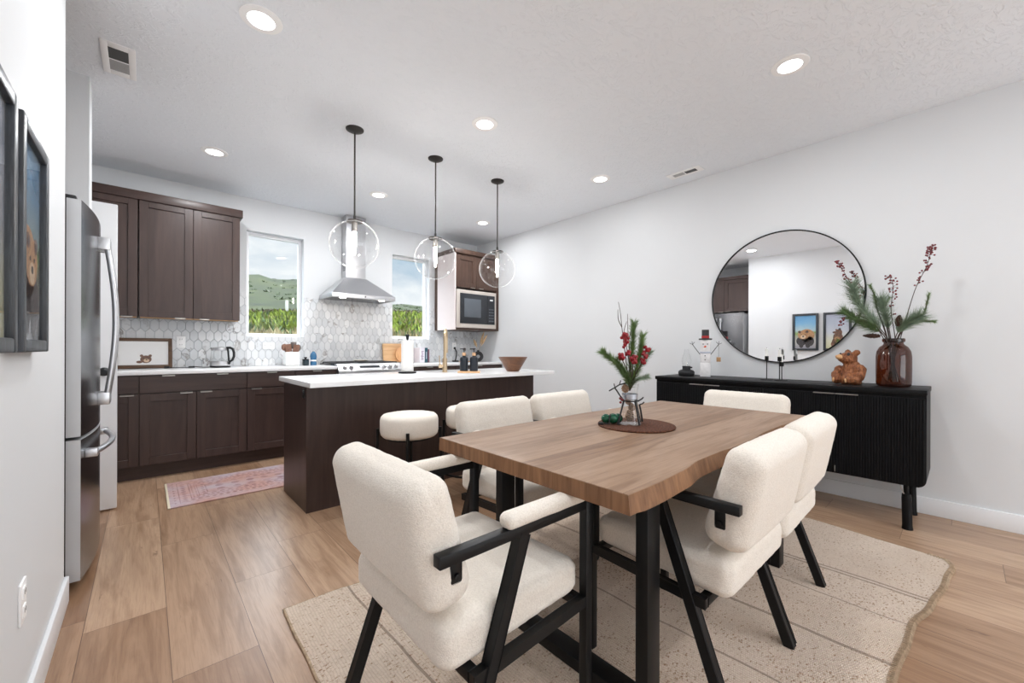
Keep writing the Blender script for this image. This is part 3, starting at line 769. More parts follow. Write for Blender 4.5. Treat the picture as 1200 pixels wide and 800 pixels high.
for k in range(3):
    g = MB(); a = rx0 + .02 + k * .242; b = a + .23
    for xx in (a, (a + b) / 2, b): g.box(xx - .006, xx + .006, 4.66, 5.12, .936, .950, .002, 1)
    for yy in (4.66, 4.78, 4.89, 5.0, 5.12): g.box(a, b, yy - .006, yy + .006, .936, .950, .002, 1)
    for xx in (a, b):
        for yy in (4.66, 5.12): g.box(xx - .008, xx + .008, yy - .008, yy + .008, .930, .938)
    build('burner_grate', g, M['iron'], rg)
for xx, yy in ((1.70, 4.76), (1.70, 5.0), (1.935, 4.88), (2.17, 4.76), (2.17, 5.0)):
    build('burner', MB().lathe([(.0, .940), (.03, .940), (.035, .934), (.045, .930)], (xx, yy, 0), 20), M['iron'], rg)

# ------------------------------------------------------------------ island
IT = .888; IX0, IX1, IY0, IY1 = .802, 2.948, 2.942, 3.535
isl = thing('kitchen_island', 'long dark espresso kitchen island with flat back panels', 'island', ((IX0 + IX1) / 2, 3.24, 0))
build('cabinet_body', MB().box(IX0 + .02, IX1 - .02, IY0 + .02, IY1 - .02, .0, .855), M['espresso'], isl, smooth=0)
build('end_panel', MB().box(IX0, IX0 + .02, IY0 + .022, IY1, 0, .855, .001, 1), M['espresso'], isl)
build('end_panel', MB().box(IX1 - .02, IX1, IY0 + .022, IY1, 0, .855, .001, 1), M['espresso'], isl)
build('back_panel', MB().box(IX0, 1.905, IY0, IY0 + .02, 0, .855, .0015, 1), M['espresso'], isl)
build('back_panel', MB().box(1.909, IX1, IY0, IY0 + .02, 0, .855, .0015, 1), M['espresso'], isl)
for k in range(4):
    a = IX0 + .025 + k * .526
    build('door', shaker(MB(), a, a + .515, IY1, .12, .70).box(a, a + .515, IY1, IY1 + .02, .71, .85), M['espresso'], isl)
ou = build('outlet', MB().box(IX0 - .005, IX0, IY0 + .03, IY0 + .085, .762, .832, .002), M['black_plastic'], isl)
ou['label'] = 'black electrical outlet'
build('socket', MB().box(IX0 - .007, IX0 - .004, IY0 + .045, IY0 + .07, .802, .824, .002).box(IX0 - .007, IX0 - .004, IY0 + .045, IY0 + .07, .770, .792, .002), M['black_glass'], ou)
# counter with a sink cut-out
TX0, TX1, TY0, TY1 = .775, 3.07, 2.765, 3.575; SX0, SX1, SY0, SY1 = 1.93, 2.62, 3.30, 3.50
ic = MB()
def ring(t, z):
    return [t.verts.new((x, y, z)) for x, y in ((TX0, TY0), (TX1, TY0), (TX1, TY1), (TX0, TY1))], [t.verts.new((x, y, z)) for x, y in ((SX0, SY0), (SX1, SY0), (SX1, SY1), (SX0, SY1))]
t = bmesh.new(); o1, i1 = ring(t, .855); o2, i2 = ring(t, IT)
for k in range(4):
    n = (k + 1) % 4
    t.faces.new((o1[k], o1[n], o2[n], o2[k])); t.faces.new((i1[n], i1[k], i2[k], i2[n]))
    t.faces.new((o2[k], o2[n], i2[n], i2[k])); t.faces.new((o1[n], o1[k], i1[k], i1[n]))
bmesh.ops.recalc_face_normals(t, faces=t.faces)
ed = [e for e in t.edges if all(abs(v.co.z - IT) < 1e-6 for v in e.verts) and (all(v in o2 for v in e.verts))]
bmesh.ops.bevel(t, geom=ed, offset=.003, segments=2, profile=.5, affect='EDGES')
ic.add(t)
tag(build('island_countertop', ic, M['quartz'], loc=((TX0 + TX1) / 2, 3.2, .855)), 'white quartz slab on the island overhanging towards the stools', 'countertop')
sk = MB(); sk.box(SX0 + .0, SX1, SY0, SY1, .64, .65); sk.box(SX0 - .004, SX0, SY0, SY1, .64, .854); sk.box(SX1, SX1 + .004, SY0, SY1, .64, .854)
sk.box(SX0, SX1, SY0 - .004, SY0, .64, .854); sk.box(SX0, SX1, SY1, SY1 + .004, .64, .854)
tag(build('sink', sk, M['steel'], loc=((SX0 + SX1) / 2, 3.4, .64)), 'steel sink basin set into the island counter behind the tap', 'sink')

# faucet
fx, fy = 2.074, 3.235
fa = thing('kitchen_faucet', 'brushed gold arched kitchen faucet on the island', 'faucet', (fx, fy, IT))
build('base', MB().lathe([(.0, IT), (.026, IT), (.026, IT + .006), (.022, IT + .010), (.022, IT + .13), (.0, IT + .13)], (fx, fy, 0), 24), M['brass'], fa)
dv = Vector((.62, .78, 0)).normalized(); pts = [Vector((fx, fy, IT + .12)), Vector((fx, fy, IT + .33))]
R = .062
for k in range(1, 13):
    a = PI * k / 12; pts.append(Vector((fx, fy, IT + .33)) + dv * (R * (1 - math.cos(a))) + Vector((0, 0, R * 1.05 * math.sin(a))))
build('spout', MB().tube(pts, .0145, 14), M['brass'], fa)
e = pts[-1]
build('spray_head', MB().tube([e + Vector((0, 0, .01)), e - Vector((0, 0, .05)), e - Vector((0, 0, .15))], [.0145, .0155, .0165], 14), M['brass'], fa)
lv = -r0
hb = Vector((fx, fy, IT + .055))
build('handle', MB().tube([hb, hb + lv * .055], .016, 14).tube([hb + lv * .045, hb + lv * .052 + Vector((0, 0, .10))], [.006, .0045], 10), M['brass'], fa)
# paper towel holder
px_, py_ = 1.745, 3.335
pt = thing('paper_towel_holder', 'black stand with a tall white paper towel roll on the island', 'paper towel', (px_, py_, IT))
build('base', MB().lathe([(.0, IT), (.078, IT), (.080, IT + .004), (.078, IT + .012), (.0, IT + .014)], (px_, py_, 0), 32), M['black_metal'], pt)
build('rod', MB().tube([(px_, py_, IT + .012), (px_, py_, IT + .325)], .006, 10).lathe([(.0, .30), (.010, .30), (.017, .335), (.016, .345), (.0, .348)], (px_, py_, IT), 16), M['black_metal'], pt)
build('paper_roll', MB().lathe([(.02, .016), (.052, .016), (.0535, .02), (.0535, .288), (.052, .292), (.02, .292), (.02, .016)], (px_, py_, IT), 36, cap=False), M['paper'], pt)
# soap bottles on their tray
tx, ty = 2.195, 3.02
tr = MB().box(-.10, .10, -.042, .042, 0, .016, .004)
for v in tr.bm.verts:
    q = Vector((v.co.x, v.co.y)); c = r0 * q.x + fw * q.y; v.co = Vector((tx + c.x, ty + c.y, IT + v.co.z))
tag(build('wooden_tray', tr, M['board'], loc=(tx, ty, IT)), 'small pale wooden tray under the two soap bottles', 'tray')
for k, (off, lab) in enumerate(((-.046, 'black pump soap bottle nearer the faucet on the wooden tray'), (.044, 'black pump soap bottle nearer the wooden bowl on the tray'))):
    c = Vector((tx, ty, IT + .0165)) + r0 * off
    s = thing('soap_bottle', lab, 'soap bottle', c, 'black soap bottles')
    build('bottle', MB().lathe([(.0, 0), (.035, 0), (.037, .004), (.037, .112), (.032, .125), (.015, .133), (.015, .14), (.0, .14)], c, 24), M['black_bottle'], s)
    build('collar', MB().lathe([(.0, .14), (.017, .14), (.017, .163), (.012, .168), (.0, .168)], c, 20), M['cap_gold'], s)
    build('pump', MB().tube([c + Vector((0, 0, .165)), c + Vector((0, 0, .20))], .0045, 8).box(c.x - .012, c.x + .012, c.y - .012, c.y + .012, c.z + .196, c.z + .206, .003).tube([c + Vector((0, 0, .201)), c + Vector((0, 0, .201)) - r0 * .036], .0045, 8), M['black_plastic'], s)
bx, by = 2.68, 2.96
tag(build('wooden_bowl', MB().lathe([(.0, 0), (.056, 0), (.062, .004), (.140, .135), (.143, .14), (.136, .139), (.058, .012), (.0, .008)], (bx, by, IT), 40), M['bowl'], loc=(bx, by, IT)), 'brown turned wooden bowl at the far end of the island', 'bowl')

# ------------------------------------------------------------------ things on the back counter
# leaning art
ar = thing('framed_art', 'brown framed print of a bear head leaning on the backsplash', 'picture', (0, 5.12, CT))
def lean(p):  # tilt about the counter line y = 5.10
    a = math.radians(9); q = Vector(p) - Vector((0, 5.10, CT))
    return Vector((p[0], 5.10 + q.y * math.cos(a) + q.z * math.sin(a), CT + .004 + q.z * math.cos(a) - q.y * math.sin(a)))
def leaned(mb):
    for v in mb.bm.verts: v.co = lean(v.co)
    return mb
ax0, ax1, az0, az1 = -.215, .195, CT, CT + .285
f = MB().box(ax0, ax0 + .03, 5.10, 5.122, az0, az1, .003).box(ax1 - .03, ax1, 5.10, 5.122, az0, az1, .003).box(ax0 + .03, ax1 - .03, 5.10, 5.122, az0, az0 + .03, .003).box(ax0 + .03, ax1 - .03, 5.10, 5.122, az1 - .03, az1, .003)
build('picture_frame', leaned(f), M['frame_brown'], ar)
pr = build('print', leaned(MB().box(ax0 + .03, ax1 - .03, 5.112, 5.118, az0 + .03, az1 - .03)), M['mat_white'], ar)
def disc(m, cx, cz, rx, rz, y, th, mi=0, n=24):
    m.prism([(cx + rx * math.cos(2 * PI * k / n), cz + rz * math.sin(2 * PI * k / n)) for k in range(n)], y, y - th, lambda a, b, h: (a, h, b), mi=mi); return m
bh = MB(); bcx, bcz = .005, CT + .085
disc(bh, bcx, bcz, .040, .036, 5.112, .0008); disc(bh, bcx - .03, bcz + .033, .012, .012, 5.112, .0009); disc(bh, bcx + .03, bcz + .033, .012, .012, 5.112, .0009)
disc(bh, bcx + .004, bcz - .012, .02, .016, 5.1112, .0006, 1); disc(bh, bcx + .004, bcz - .004, .007, .005, 5.1106, .0005, 2); disc(bh, bcx - .045, bcz - .025, .022, .012, 5.112, .0007)
disc(bh, bcx - .016, bcz + .010, .004, .004, 5.1112, .0006, 2); disc(bh, bcx + .018, bcz + .010, .004, .004, 5.1112, .0006, 2)
build('bear_drawing', leaned(bh), [M['fur_brown'], M['fur_pale'], M['fur_dark']], pr)
# outlets
def outlet(label, c, horizontal=False, wall='back'):
    t = thing('outlet', label, 'outlet', c, 'white wall outlets')
    w, h = (.115, .072) if horizontal else (.072, .115)
    def bx(x0, x1, d0, d1, z0, z1, bev): 
        if wall == 'back': return (c[0] + x0, c[0] + x1, c[1] - d1, c[1] - d0, c[2] + z0, c[2] + z1, bev)
        return (c[0] + d0, c[0] + d1, c[1] + x0, c[1] + x1, c[2] + z0, c[2] + z1, bev)
    build('cover_plate', MB().box(*bx(-w / 2, w / 2, 0, .006, -h / 2, h / 2, .002)), M['white_plastic'], t)
    for s in (-1, 1):
        ox, oz = (s * .028, 0) if horizontal else (0, s * .026)
        rc = build('receptacle', MB().box(*bx(ox - .017, ox + .017, .005, .0085, oz - .017, oz + .017, .003)), M['white_plastic'], t)
        build('socket_slot', MB().box(*bx(ox - .009, ox - .006, .008, .009, oz - .004, oz + .008, 0)).box(*bx(ox + .006, ox + .009, .008, .009, oz - .004, oz + .008, 0)), M['vent_dark'], rc, smooth=0)
    return t
outlet('white outlet on the backsplash between the bear print and kettle', (.262, BW - .0096, 1.165))
outlet('white sideways outlet on the backsplash below the left window', (1.02, BW - .0096, 1.135), True)
outlet('white outlet on the backsplash right of the faucet', (3.49, BW - .0096, 1.14))
outlet('white outlet low on the near left wall under the pictures', (LW, 1.775, .392), wall='left')
# kettle
kx, ky = .555, 4.96
kt = thing('electric_kettle', 'glass electric kettle with black handle on the back counter', 'kettle', (kx, ky, CT))
build('power_base', MB().lathe([(.0, 0), (.082, 0), (.085, .005), (.083, .018), (.0, .02)], (kx, ky, CT), 32), M['black_plastic'], kt)
build('steel_band', MB().lathe([(.0, .02), (.084, .02), (.086, .025), (.084, .062), (.0, .062)], (kx, ky, CT), 32), M['steel'], kt)
build('jug', MB().lathe([(.083, .062), (.080, .10), (.074, .15), (.072, .17)], (kx, ky, CT), 32, cap=False), M['clear'], kt)
build('lid', MB().lathe([(.074, .168), (.075, .172), (.072, .195), (.05, .202), (.0, .203)], (kx, ky, CT), 32), M['steel'], kt)
hp = [Vector((kx, ky, CT)) + r0 * a + Vector((0, 0, b)) for a, b in ((.066, .195), (.10, .197), (.125, .185), (.138, .15), (.138, .11), (.122, .075), (.098, .06), (.088, .03))]
build('handle', MB().tube(hp, [.012, .012, .012, .012, .012, .011, .010, .008], 10).tube([Vector((kx, ky, CT)) + r0 * .076 + Vector((0, 0, .19)), Vector((kx, ky, CT)) + r0 * .088 + Vector((0, 0, .06))], .007, 8), M['black_plastic'], kt)
build('spout', MB().tube([Vector((kx, ky, CT + .185)) - r0 * .066, Vector((kx, ky, CT + .192)) - r0 * .092], [.014, .006], 10), M['black_plastic'], kt)
cp_ = [(kx - .085, ky + .01, CT + .006), (kx - .13, ky, CT + .005), (kx - .19, ky + .03, CT + .012), (kx - .25, ky + .01, CT + .006), (kx - .33, ky + .0, CT + .008), (kx - .40, ky + .04, CT + .006)]
cd_ = MB().tube(cp_, .004, 6).tube([(kx - .20, ky + .025, CT + .011), (kx - .245, ky + .012, CT + .010)], .009, 8).tube([(kx - .385, ky + .03, CT + .011), (kx - .42, ky + .05, CT + .011)], .010, 8)
tag(build('power_cord', cd_, M['black_plastic'], loc=(kx - .2, ky, CT)), 'black power cord lying on the counter between print and kettle', 'cord')
# utensil crock
ux, uy = 1.205, 5.0
uc = thing('utensil_crock', 'square white ceramic crock under the left window', 'crock', (ux, uy, CT))
cm = MB(); s = .068
cm.box(ux - s, ux + s, uy - s, uy - s + .006, CT, CT + .152, .002).box(ux - s, ux + s, uy + s - .006, uy + s, CT, CT + .152, .002).box(ux - s, ux - s + .006, uy - s + .006, uy + s - .006, CT, CT + .152, .002).box(ux + s - .006, ux + s, uy - s + .006, uy + s - .006, CT, CT + .152, .002).box(ux - s, ux + s, uy - s, uy + s, CT, CT + .008)
build('pot', cm, M['ceramic'], uc)
def utensil(name, label, off, lean_, L, kind, mat):
    a = Vector((ux + off[0] * .4, uy + off[1] * .4, CT + .010)); d = Vector((lean_[0], lean_[1], 1)).normalized(); b = a + d * L
    m = MB().tube([a, b], .006, 8); s_ = d.cross(Vector((0, 1, 0))).normalized()
    if kind == 'spoon': m.ball(b + d * .03, .03, 2, (1, .35, 1.3))
    elif kind == 'spatula': m.bar(b, b + d * .085, .06, .006, .002, up=(0, 1, 0))
    else:
        m.lathe([(.0, 0), (.020, .004), (.030, .03), (.030, .075), (.026, .08), (.0, .082)], b - Vector((0, 0, .01)), 16)
    tag(build(name, m, mat, loc=a), label, 'utensil', 'utensils in the white crock')
utensil('wooden_spoon', 'brown spoon leaning left in the white crock', (-.05, .0), (-.24, .05), .17, 'spoon', M['copper_tool'])
utensil('spatula', 'brown spatula leaning in the middle of the white crock', (-.02, -.03), (-.12, .0), .145, 'spatula', M['copper_tool'])
utensil('ladle', 'tall grey utensil standing highest in the white crock', (.03, .03), (.10, .10), .185, 'ladle', M['tool_grey'])
utensil('serving_spoon', 'grey spoon leaning right in the white crock', (.05, 0), (.27, .0), .165, 'spoon', M['tool_grey'])
utensil('scraper', 'brown short spatula leaning right in the white crock', (.04, -.04), (.16, -.03), .14, 'spatula', M['copper_tool'])
# jars and soap by the range
jx, jy = 1.345, 4.97
jr = thing('spice_jar', 'small dark teal lidded jar left of the blue bottle', 'jar', (jx, jy, CT))
build('pot', MB().lathe([(.0, 0), (.032, 0), (.034, .003), (.034, .062), (.0, .062)], (jx, jy, CT), 24), M['teal_glass'], jr)
build('lid', MB().lathe([(.0, .062), (.036, .062), (.036, .070), (.012, .073), (.008, .078), (.017, .088), (.015, .094), (.0, .095)], (jx, jy, CT), 24), M['black_plastic'], jr)
sx, sy = 1.43, 4.98
sb = thing('dish_soap_bottle', 'blue dish soap bottle beside the gas range', 'bottle', (sx, sy, CT))
build('bottle', MB().lathe([(.0, 0), (.030, 0), (.033, .004), (.033, .03), (.028, .05), (.032, .075), (.036, .10), (.030, .13), (.016, .15), (.012, .158), (.0, .158)], (sx, sy, CT), 24), M['blue_soap'], sb)
build('label_band', MB().lathe([(.0295, .046), (.0305, .062)], (sx, sy, CT), 24, cap=False), M['white_plastic'], sb)
build('cap', MB().lathe([(.0, .158), (.011, .158), (.010, .172), (.004, .176), (.004, .19), (.007, .194), (.0, .20)], (sx, sy, CT), 16), M['steel'], sb)
tag(build('spoon_rest', MB().lathe([(.0, 0), (.05, .0), (.075, .010), (.082, .018), (.074, .014), (.05, .006), (.0, .005)], (1.93, 4.86, .951), 28), M['spoon_rest'], loc=(1.93, 4.86, .951)), 'cream ceramic dish resting on the range grate', 'dish')
# cutting boards leaning on the splash
def board(name, label, pts, mat, y0, tilt, x, grp='cutting boards', th=.018):
    m = MB().prism(pts, 0, th, lambda a, b, h: (x + a, y0 - h + b * math.sin(tilt), CT + .006 + b * math.cos(tilt) + h * math.sin(tilt)), bev=.003)
    return tag(build(name, m, mat, loc=(x, y0, CT)), label, 'cutting board', grp)
def rrect(w, h, r, n=6):
    P = []
    for cx, cy, a0 in ((w / 2 - r, r, -90), (w / 2 - r, h - r, 0), (-w / 2 + r, h - r, 90), (-w / 2 + r, r, 180)):
        for k in range(n + 1):
            a = math.radians(a0 + 90 * k / n); P.append((cx + r * math.cos(a), cy + r * math.sin(a)))
    return P
board('cutting_board', 'large pale wooden cutting board leaning behind the paper towel', rrect(.40, .255, .02), M['board'], 5.135, math.radians(9), 2.535)
rp = [(.105 * math.cos(2 * PI * k / 28), .105 + .105 * math.sin(2 * PI * k / 28)) for k in range(28)]
board('cutting_board', 'small round wooden board leaning against the larger cutting board', rp, M['board2'], 5.075, math.radians(9), 2.585)
# cookbooks
bxs = 2.80
for (w, h, mat, lab, dep) in ((.078, .205, M['book_white'], 'white cookbook with purple print beside the cutting boards', .17), (.042, .205, M['book_teal'], 'teal cookbook between the white and maroon books', .17), (.022, .185, M['book_maroon'], 'thin maroon cookbook at the right end of the books', .15)):
    bk = thing('cookbook', lab, 'book', (bxs + w / 2, 5.0, CT), 'cookbooks on the back counter')
    y0 = 5.0
    cv = MB().box(bxs, bxs + .003, y0, y0 + dep, CT + .001, CT + h, .0008, 1).box(bxs + w - .003, bxs + w, y0, y0 + dep, CT + .001, CT + h, .0008, 1).box(bxs, bxs + w, y0 - .002, y0 + .003, CT + .001, CT + h, .0015, 1)
    build('cover', cv, mat, bk)
    build('pages', MB().box(bxs + .003, bxs + w - .003, y0 + .003, y0 + dep - .005, CT + .004, CT + h - .004), M['mat_white'], bk)
    if mat is M['book_white']:
        pm = MB(); rn = random.Random(3)
        for k in range(9):
            zz = CT + .04 + k * .014; pm.box(bxs + .018 + rn.uniform(0, .012), bxs + .045 + rn.uniform(0, .018), y0 - .0028, y0 - .0015, zz, zz + .007)
        build('spine_print', pm, M['print_purple'], bk, smooth=0)
    elif mat is M['book_teal']:
        build('spine_print', MB().box(bxs + .014, bxs + .028, y0 - .0028, y0 - .0015, CT + .05, CT + .15), M['bow'], bk, smooth=0)
    bxs += w + .004
# black charger cord and plug
cc = MB().box(3.475, 3.505, BW - .035, BW - .018, 1.10, 1.13, .004)
cc.tube([(3.49, BW - .03, 1.11), (3.50, BW - .06, 1.06), (3.47, BW - .10, 1.0), (3.42, BW - .15, .94), (3.39, BW - .17, .924)], .009, 8)
cc.box(3.36, 3.44, BW - .21, BW - .15, CT, CT + .02, .005)
tag(build('phone_charger', cc, M['black_plastic'], loc=(3.40, BW - .18, CT)), 'black charger and cord hanging from the outlet right of faucet', 'charger')
# bottle on a wood coaster
gx, gy = 3.50, 4.93
tag(build('coaster', MB().box(gx - .06, gx + .06, gy - .05, gy + .05, CT, CT + .012, .003), M['board2'], loc=(gx, gy, CT)), 'brown wooden coaster under the glass bottle', 'coaster')
gb = thing('glass_bottle', 'clear square glass bottle on a wooden coaster', 'bottle', (gx, gy, CT + .0125))
build('bottle', MB().lathe([(.0, .0), (.040, .0), (.043, .004), (.043, .075), (.034, .095), (.014, .11), (.014, .15)], (gx, gy, CT + .0125), 24, cap=False), M['water'], gb)
build('label_card', MB().box(gx - .02, gx + .02, gy - .046, gy - .043, CT + .03, CT + .075), M['mat_white'], gb)
build('stopper', MB().lathe([(.0, .148), (.014, .148), (.020, .16), (.020, .19), (.0, .195)], (gx, gy, CT + .0125), 16), M['tool_grey'], gb)
# ring vase with pampas
vx, vy = 3.70, 4.86
rv = thing('ring_vase', 'black ring-shaped vase in the corner of the back counter', 'vase', (vx, vy, CT))
rm = MB(); R1, R2 = .052, .026; t = bmesh.new(); rings = []
for k in range(32):
    a = 2 * PI * k / 32; c = Vector((vx, vy, CT + R1 + R2)) + (r0 * math.cos(a) + Vector((0, 0, math.sin(a)))) * R1; rad = (r0 * math.cos(a) + Vector((0, 0, math.sin(a))))
    rings.append([t.verts.new(c + rad * (R2 * math.cos(2 * PI * j / 14)) + fw * (R2 * 1.2 * math.sin(2 * PI * j / 14))) for j in range(14)])
for k in range(32):
    A, B = rings[k], rings[(k + 1) % 32]
    for j in range(14): t.faces.new((A[j], A[(j + 1) % 14], B[(j + 1) % 14], B[j]))
bmesh.ops.recalc_face_normals(t, faces=t.faces); rm.add(t)
build('ring', rm, M['vase_black'], rv)
build('neck', MB().lathe([(.020, .135), (.015, .155), (.017, .172), (.012, .172), (.012, .15)], (vx, vy, CT), 20, cap=False), M['vase_black'], rv)
for k, (lx, h, lab) in enumerate(((.55, .25, 'tan dried pampas plume leaning right in the ring vase'), (.30, .27, 'tan dried pampas plume leaning highest in the ring vase'), (-.40, .17, 'tan dried pampas plume leaning left in the ring vase'))):
    a = Vector((vx, vy, CT + .16)); d = (r0 * lx + Vector((0, 0, 1)) + fw * (.1 * k - .1)).normalized()
    p = thing('pampas_plume', lab, 'dried grass', a, 'pampas plumes')
    build('stem', MB().tube([a, a + d * h * .6], .0015, 5), M['pampas'], p)
    build('plume', MB().tube([a + d * h * .35, a + d * h * .6, a + d * h * .9, a + d * h * 1.15], [.003, .018, .016, .001], 8), M['pampas'], p)

# ------------------------------------------------------------------ runner rug
tag(build('runner_rug', MB().box(.117, 2.05, 3.64, 4.315, 0.0005, .009, .003), M['runner'], loc=None), 'faded pink patterned runner rug between island and cabinets', 'rug')

# ------------------------------------------------------------------ refrigerator and its alcove
FY0, FY1 = 2.672, 3.492; FXB = -.93
fg = thing('refrigerator', 'stainless french-door refrigerator in the alcove at left', 'refrigerator', (-.5, (FY0 + FY1) / 2, 0))
FXF = -.262   # where the cabinet ends and the doors begin
build('cabinet_body', MB().box(FXB, FXF - .01, FY0 + .006, FY1 - .006, .03, 1.765, .004), M['fridge_side'], fg)
build('base_grille', MB().box(FXF - .06, FXF - .005, FY0 + .02, FY1 - .02, .004, .05), M['black_plastic'], fg)
def bow(y):  # how far the door face stands out
    u = (y - (FY0 + FY1) / 2) / ((FY1 - FY0) / 2); return -.216 + .034 * (1 - u * u)
def fridge_door(name, y0, y1, z0, z1):
    n = 18; P = [(FXF, y0), (FXF, y1)] + [(bow(y1 + (y0 - y1) * k / n), y1 + (y0 - y1) * k / n) for k in range(n + 1)]
    m = MB().prism(P, z0, z1, mi=0)
    for f in m.bm.faces:
        if f.normal.x > .6 and abs(f.normal.z) < .2: f.material_index = 1
    return build(name, m, [M['fridge_side'], M['steel_dark']], fg, smooth=25)
YM = (FY0 + FY1) / 2
dl = fridge_door('door', FY0, YM - .003, .705, 1.775); dr_ = fridge_door('door', YM + .003, FY1, .705, 1.775)
fz = fridge_door('freezer_drawer', FY0, FY1, .055, .69)
build('gasket', MB().box(FXF - .012, FXF, FY0 + .006, FY1 - .006, .06, 1.77), M['black_plastic'], fg)
for y in (FY0 + .045, FY1 - .045):
    build('hinge_cover', MB().box(FXF - .06, FXF + .03, y - .035, y + .035, 1.765, 1.795, .006), M['black_plastic'], fg)
def handle(par, y):
    m = MB(); z0, z1 = .84, 1.655; xb = bow(y)
    pts = []
    for k in range(17):
        u = k / 16; z = z0 + (z1 - z0) * u; pts.append((xb + .030 + .034 * math.sin(PI * u), y, z))
    m.tube(pts, .0125, 12)
    for zz in (z0, z1): m.box(xb - .006, xb + .044, y - .017, y + .017, zz - .032, zz + .032, .004)
    build('handle', m, M['steel'], par)
handle(dl, YM - .045); handle(dr_, YM + .045)
m = MB(); pts = []
for k in range(21):
    y = FY0 + .08 + (FY1 - FY0 - .16) * k / 20; u = k / 20; pts.append((bow(y) + .028 + .022 * math.sin(PI * u), y, .615))
m.tube(pts, .0135, 12)
for y in (FY0 + .08, FY1 - .08): m.box(bow(y) - .004, bow(y) + .040, y - .026, y + .026, .597, .633, .004)
build('handle', m, M['steel'], fz)
oc = thing('wall_cabinet', 'dark brown cabinet built above the refrigerator', 'cabinet', (-.7, YM, 1.81))
OX = -.40
build('cabinet_body', MB().box(-1.0, OX - .02, 2.605, 3.525, 1.83, 2.425), M['espresso'], oc, smooth=0)
build('crown_board', MB().box(-1.0, OX + .012, 2.605, 3.525, 2.425, 2.484), M['espresso_h'], oc, smooth=0)
for (a, b, p) in ((2.61, 3.064, 3.0), (3.068, 3.52, 3.13)):
    mm = shaker(MB(), a, b, 0, 1.822, 2.42)
    for v in mm.bm.verts: v.co = Vector((OX - v.co.y, v.co.x, v.co.z))
    d = build('door', mm, M['espresso'], oc)
    build('pull', MB().box(OX, OX + .022, p - .04, p + .04, 1.820, 1.826), M['nickel'], d)

# ------------------------------------------------------------------ pictures on the left wall
def bear_picture(label, y0, y1, sit):
    c = thing('framed_painting', label, 'picture', (LW, (y0 + y1) / 2, 1.4), 'bear paintings on the left wall')
    z0, z1, w = 1.095, 1.70, .034; xa, xb = LW + .001, LW + .034
    f = MB().box(xa, xb, y0, y0 + w, z0, z1, .004).box(xa, xb, y1 - w, y1, z0, z1, .004).box(xa, xb, y0 + w, y1 - w, z0, z0 + w, .004).box(xa, xb, y0 + w, y1 - w, z1 - w, z1, .004)
    build('picture_frame', f, M['frame_wood'], c)
    xc = LW + .018
    cv = build('canvas', MB().box(xa + .004, xc, y0 + w, y1 - w, z0 + w, z1 - w), M['paint_sit' if sit else 'paint_walk'], c, local=True, smooth=0)
    cv.location = -Vector(c.location)
    yc = (y0 + y1) / 2; b = MB()
    # seen from the room the painting's left is the far end of the wall
    def D(cy, cz, ry, rz, lay, mi): b.prism([(yc - cy + ry * math.cos(2 * PI * k / 26), z0 + cz + rz * math.sin(2 * PI * k / 26)) for k in range(26)], xc, xc + .0006 + .0004 * lay, lambda a, d, h: (h, a, d), mi=mi)
    if not sit:
        D(.02, .25, .105, .10, 0, 0); D(-.05, .155, .075, .075, 0, 2); D(.055, .15, .065, .08, 0, 2)
        D(-.055, .095, .032, .055, 1, 2); D(.035, .095, .034, .055, 1, 2)
        D(-.025, .255, .078, .070, 2, 0); D(-.078, .305, .022, .022, 3, 1); D(.025, .308, .022, .022, 3, 1); D(-.078, .303, .012, .012, 4, 2); D(.025, .306, .012, .012, 4, 2)
        D(-.028, .222, .036, .032, 3, 3); D(-.028, .232, .015, .011, 4, 2); D(-.055, .262, .007, .007, 4, 2); D(-.002, .262, .007, .007, 4, 2)
    else:
        D(.01, .13, .080, .085, 0, 1); D(.01, .20, .062, .085, 1, 1); D(-.045, .10, .035, .05, 2, 1); D(.062, .10, .035, .05, 2, 1)
        D(.02, .285, .042, .05, 2, 1); D(.03, .335, .017, .018, 3, 2); D(-.012, .325, .013, .014, 3, 1); D(-.03, .287, .028, .018, 3, 1); D(-.052, .290, .009, .008, 4, 2); D(-.008, .30, .005, .005, 4, 2)
        D(.0, .16, .045, .06, 2, 0)
    build('painted_bear', b, [M['fur_tan'], M['fur_brown'], M['fur_dark'], M['fur_pale']], cv, local=True, smooth=0)
    build('glazing', MB().box(xc + .006, xc + .008, y0 + w - .004, y1 - w + .004, z0 + w - .004, z1 - w + .004), M['pane'], c, smooth=0)
bear_picture('dark framed painting of a walking bear, nearer the refrigerator', 1.567, 1.922, False)
bear_picture('dark framed painting of a sitting bear, cut off at the left', 1.150, 1.505, True)

# ------------------------------------------------------------------ mirror
mi_ = thing('round_mirror', 'large round mirror with thin black rim above the sideboard', 'mirror', (RW, 1.021, 1.545))
build('glass', MB().lathe([(.0, -.016), (.540, -.016), (.540, -.004), (.0, -.004)], (RW, 1.021, 1.545), 96, axis='X'), M['mirror'], mi_, smooth=20)
build('frame', MB().lathe([(.537, -.001), (.537, -.024), (.546, -.024), (.546, -.001), (.537, -.001)], (RW, 1.021, 1.545), 96, axis='X', cap=False), M['black_metal'], mi_, smooth=30)

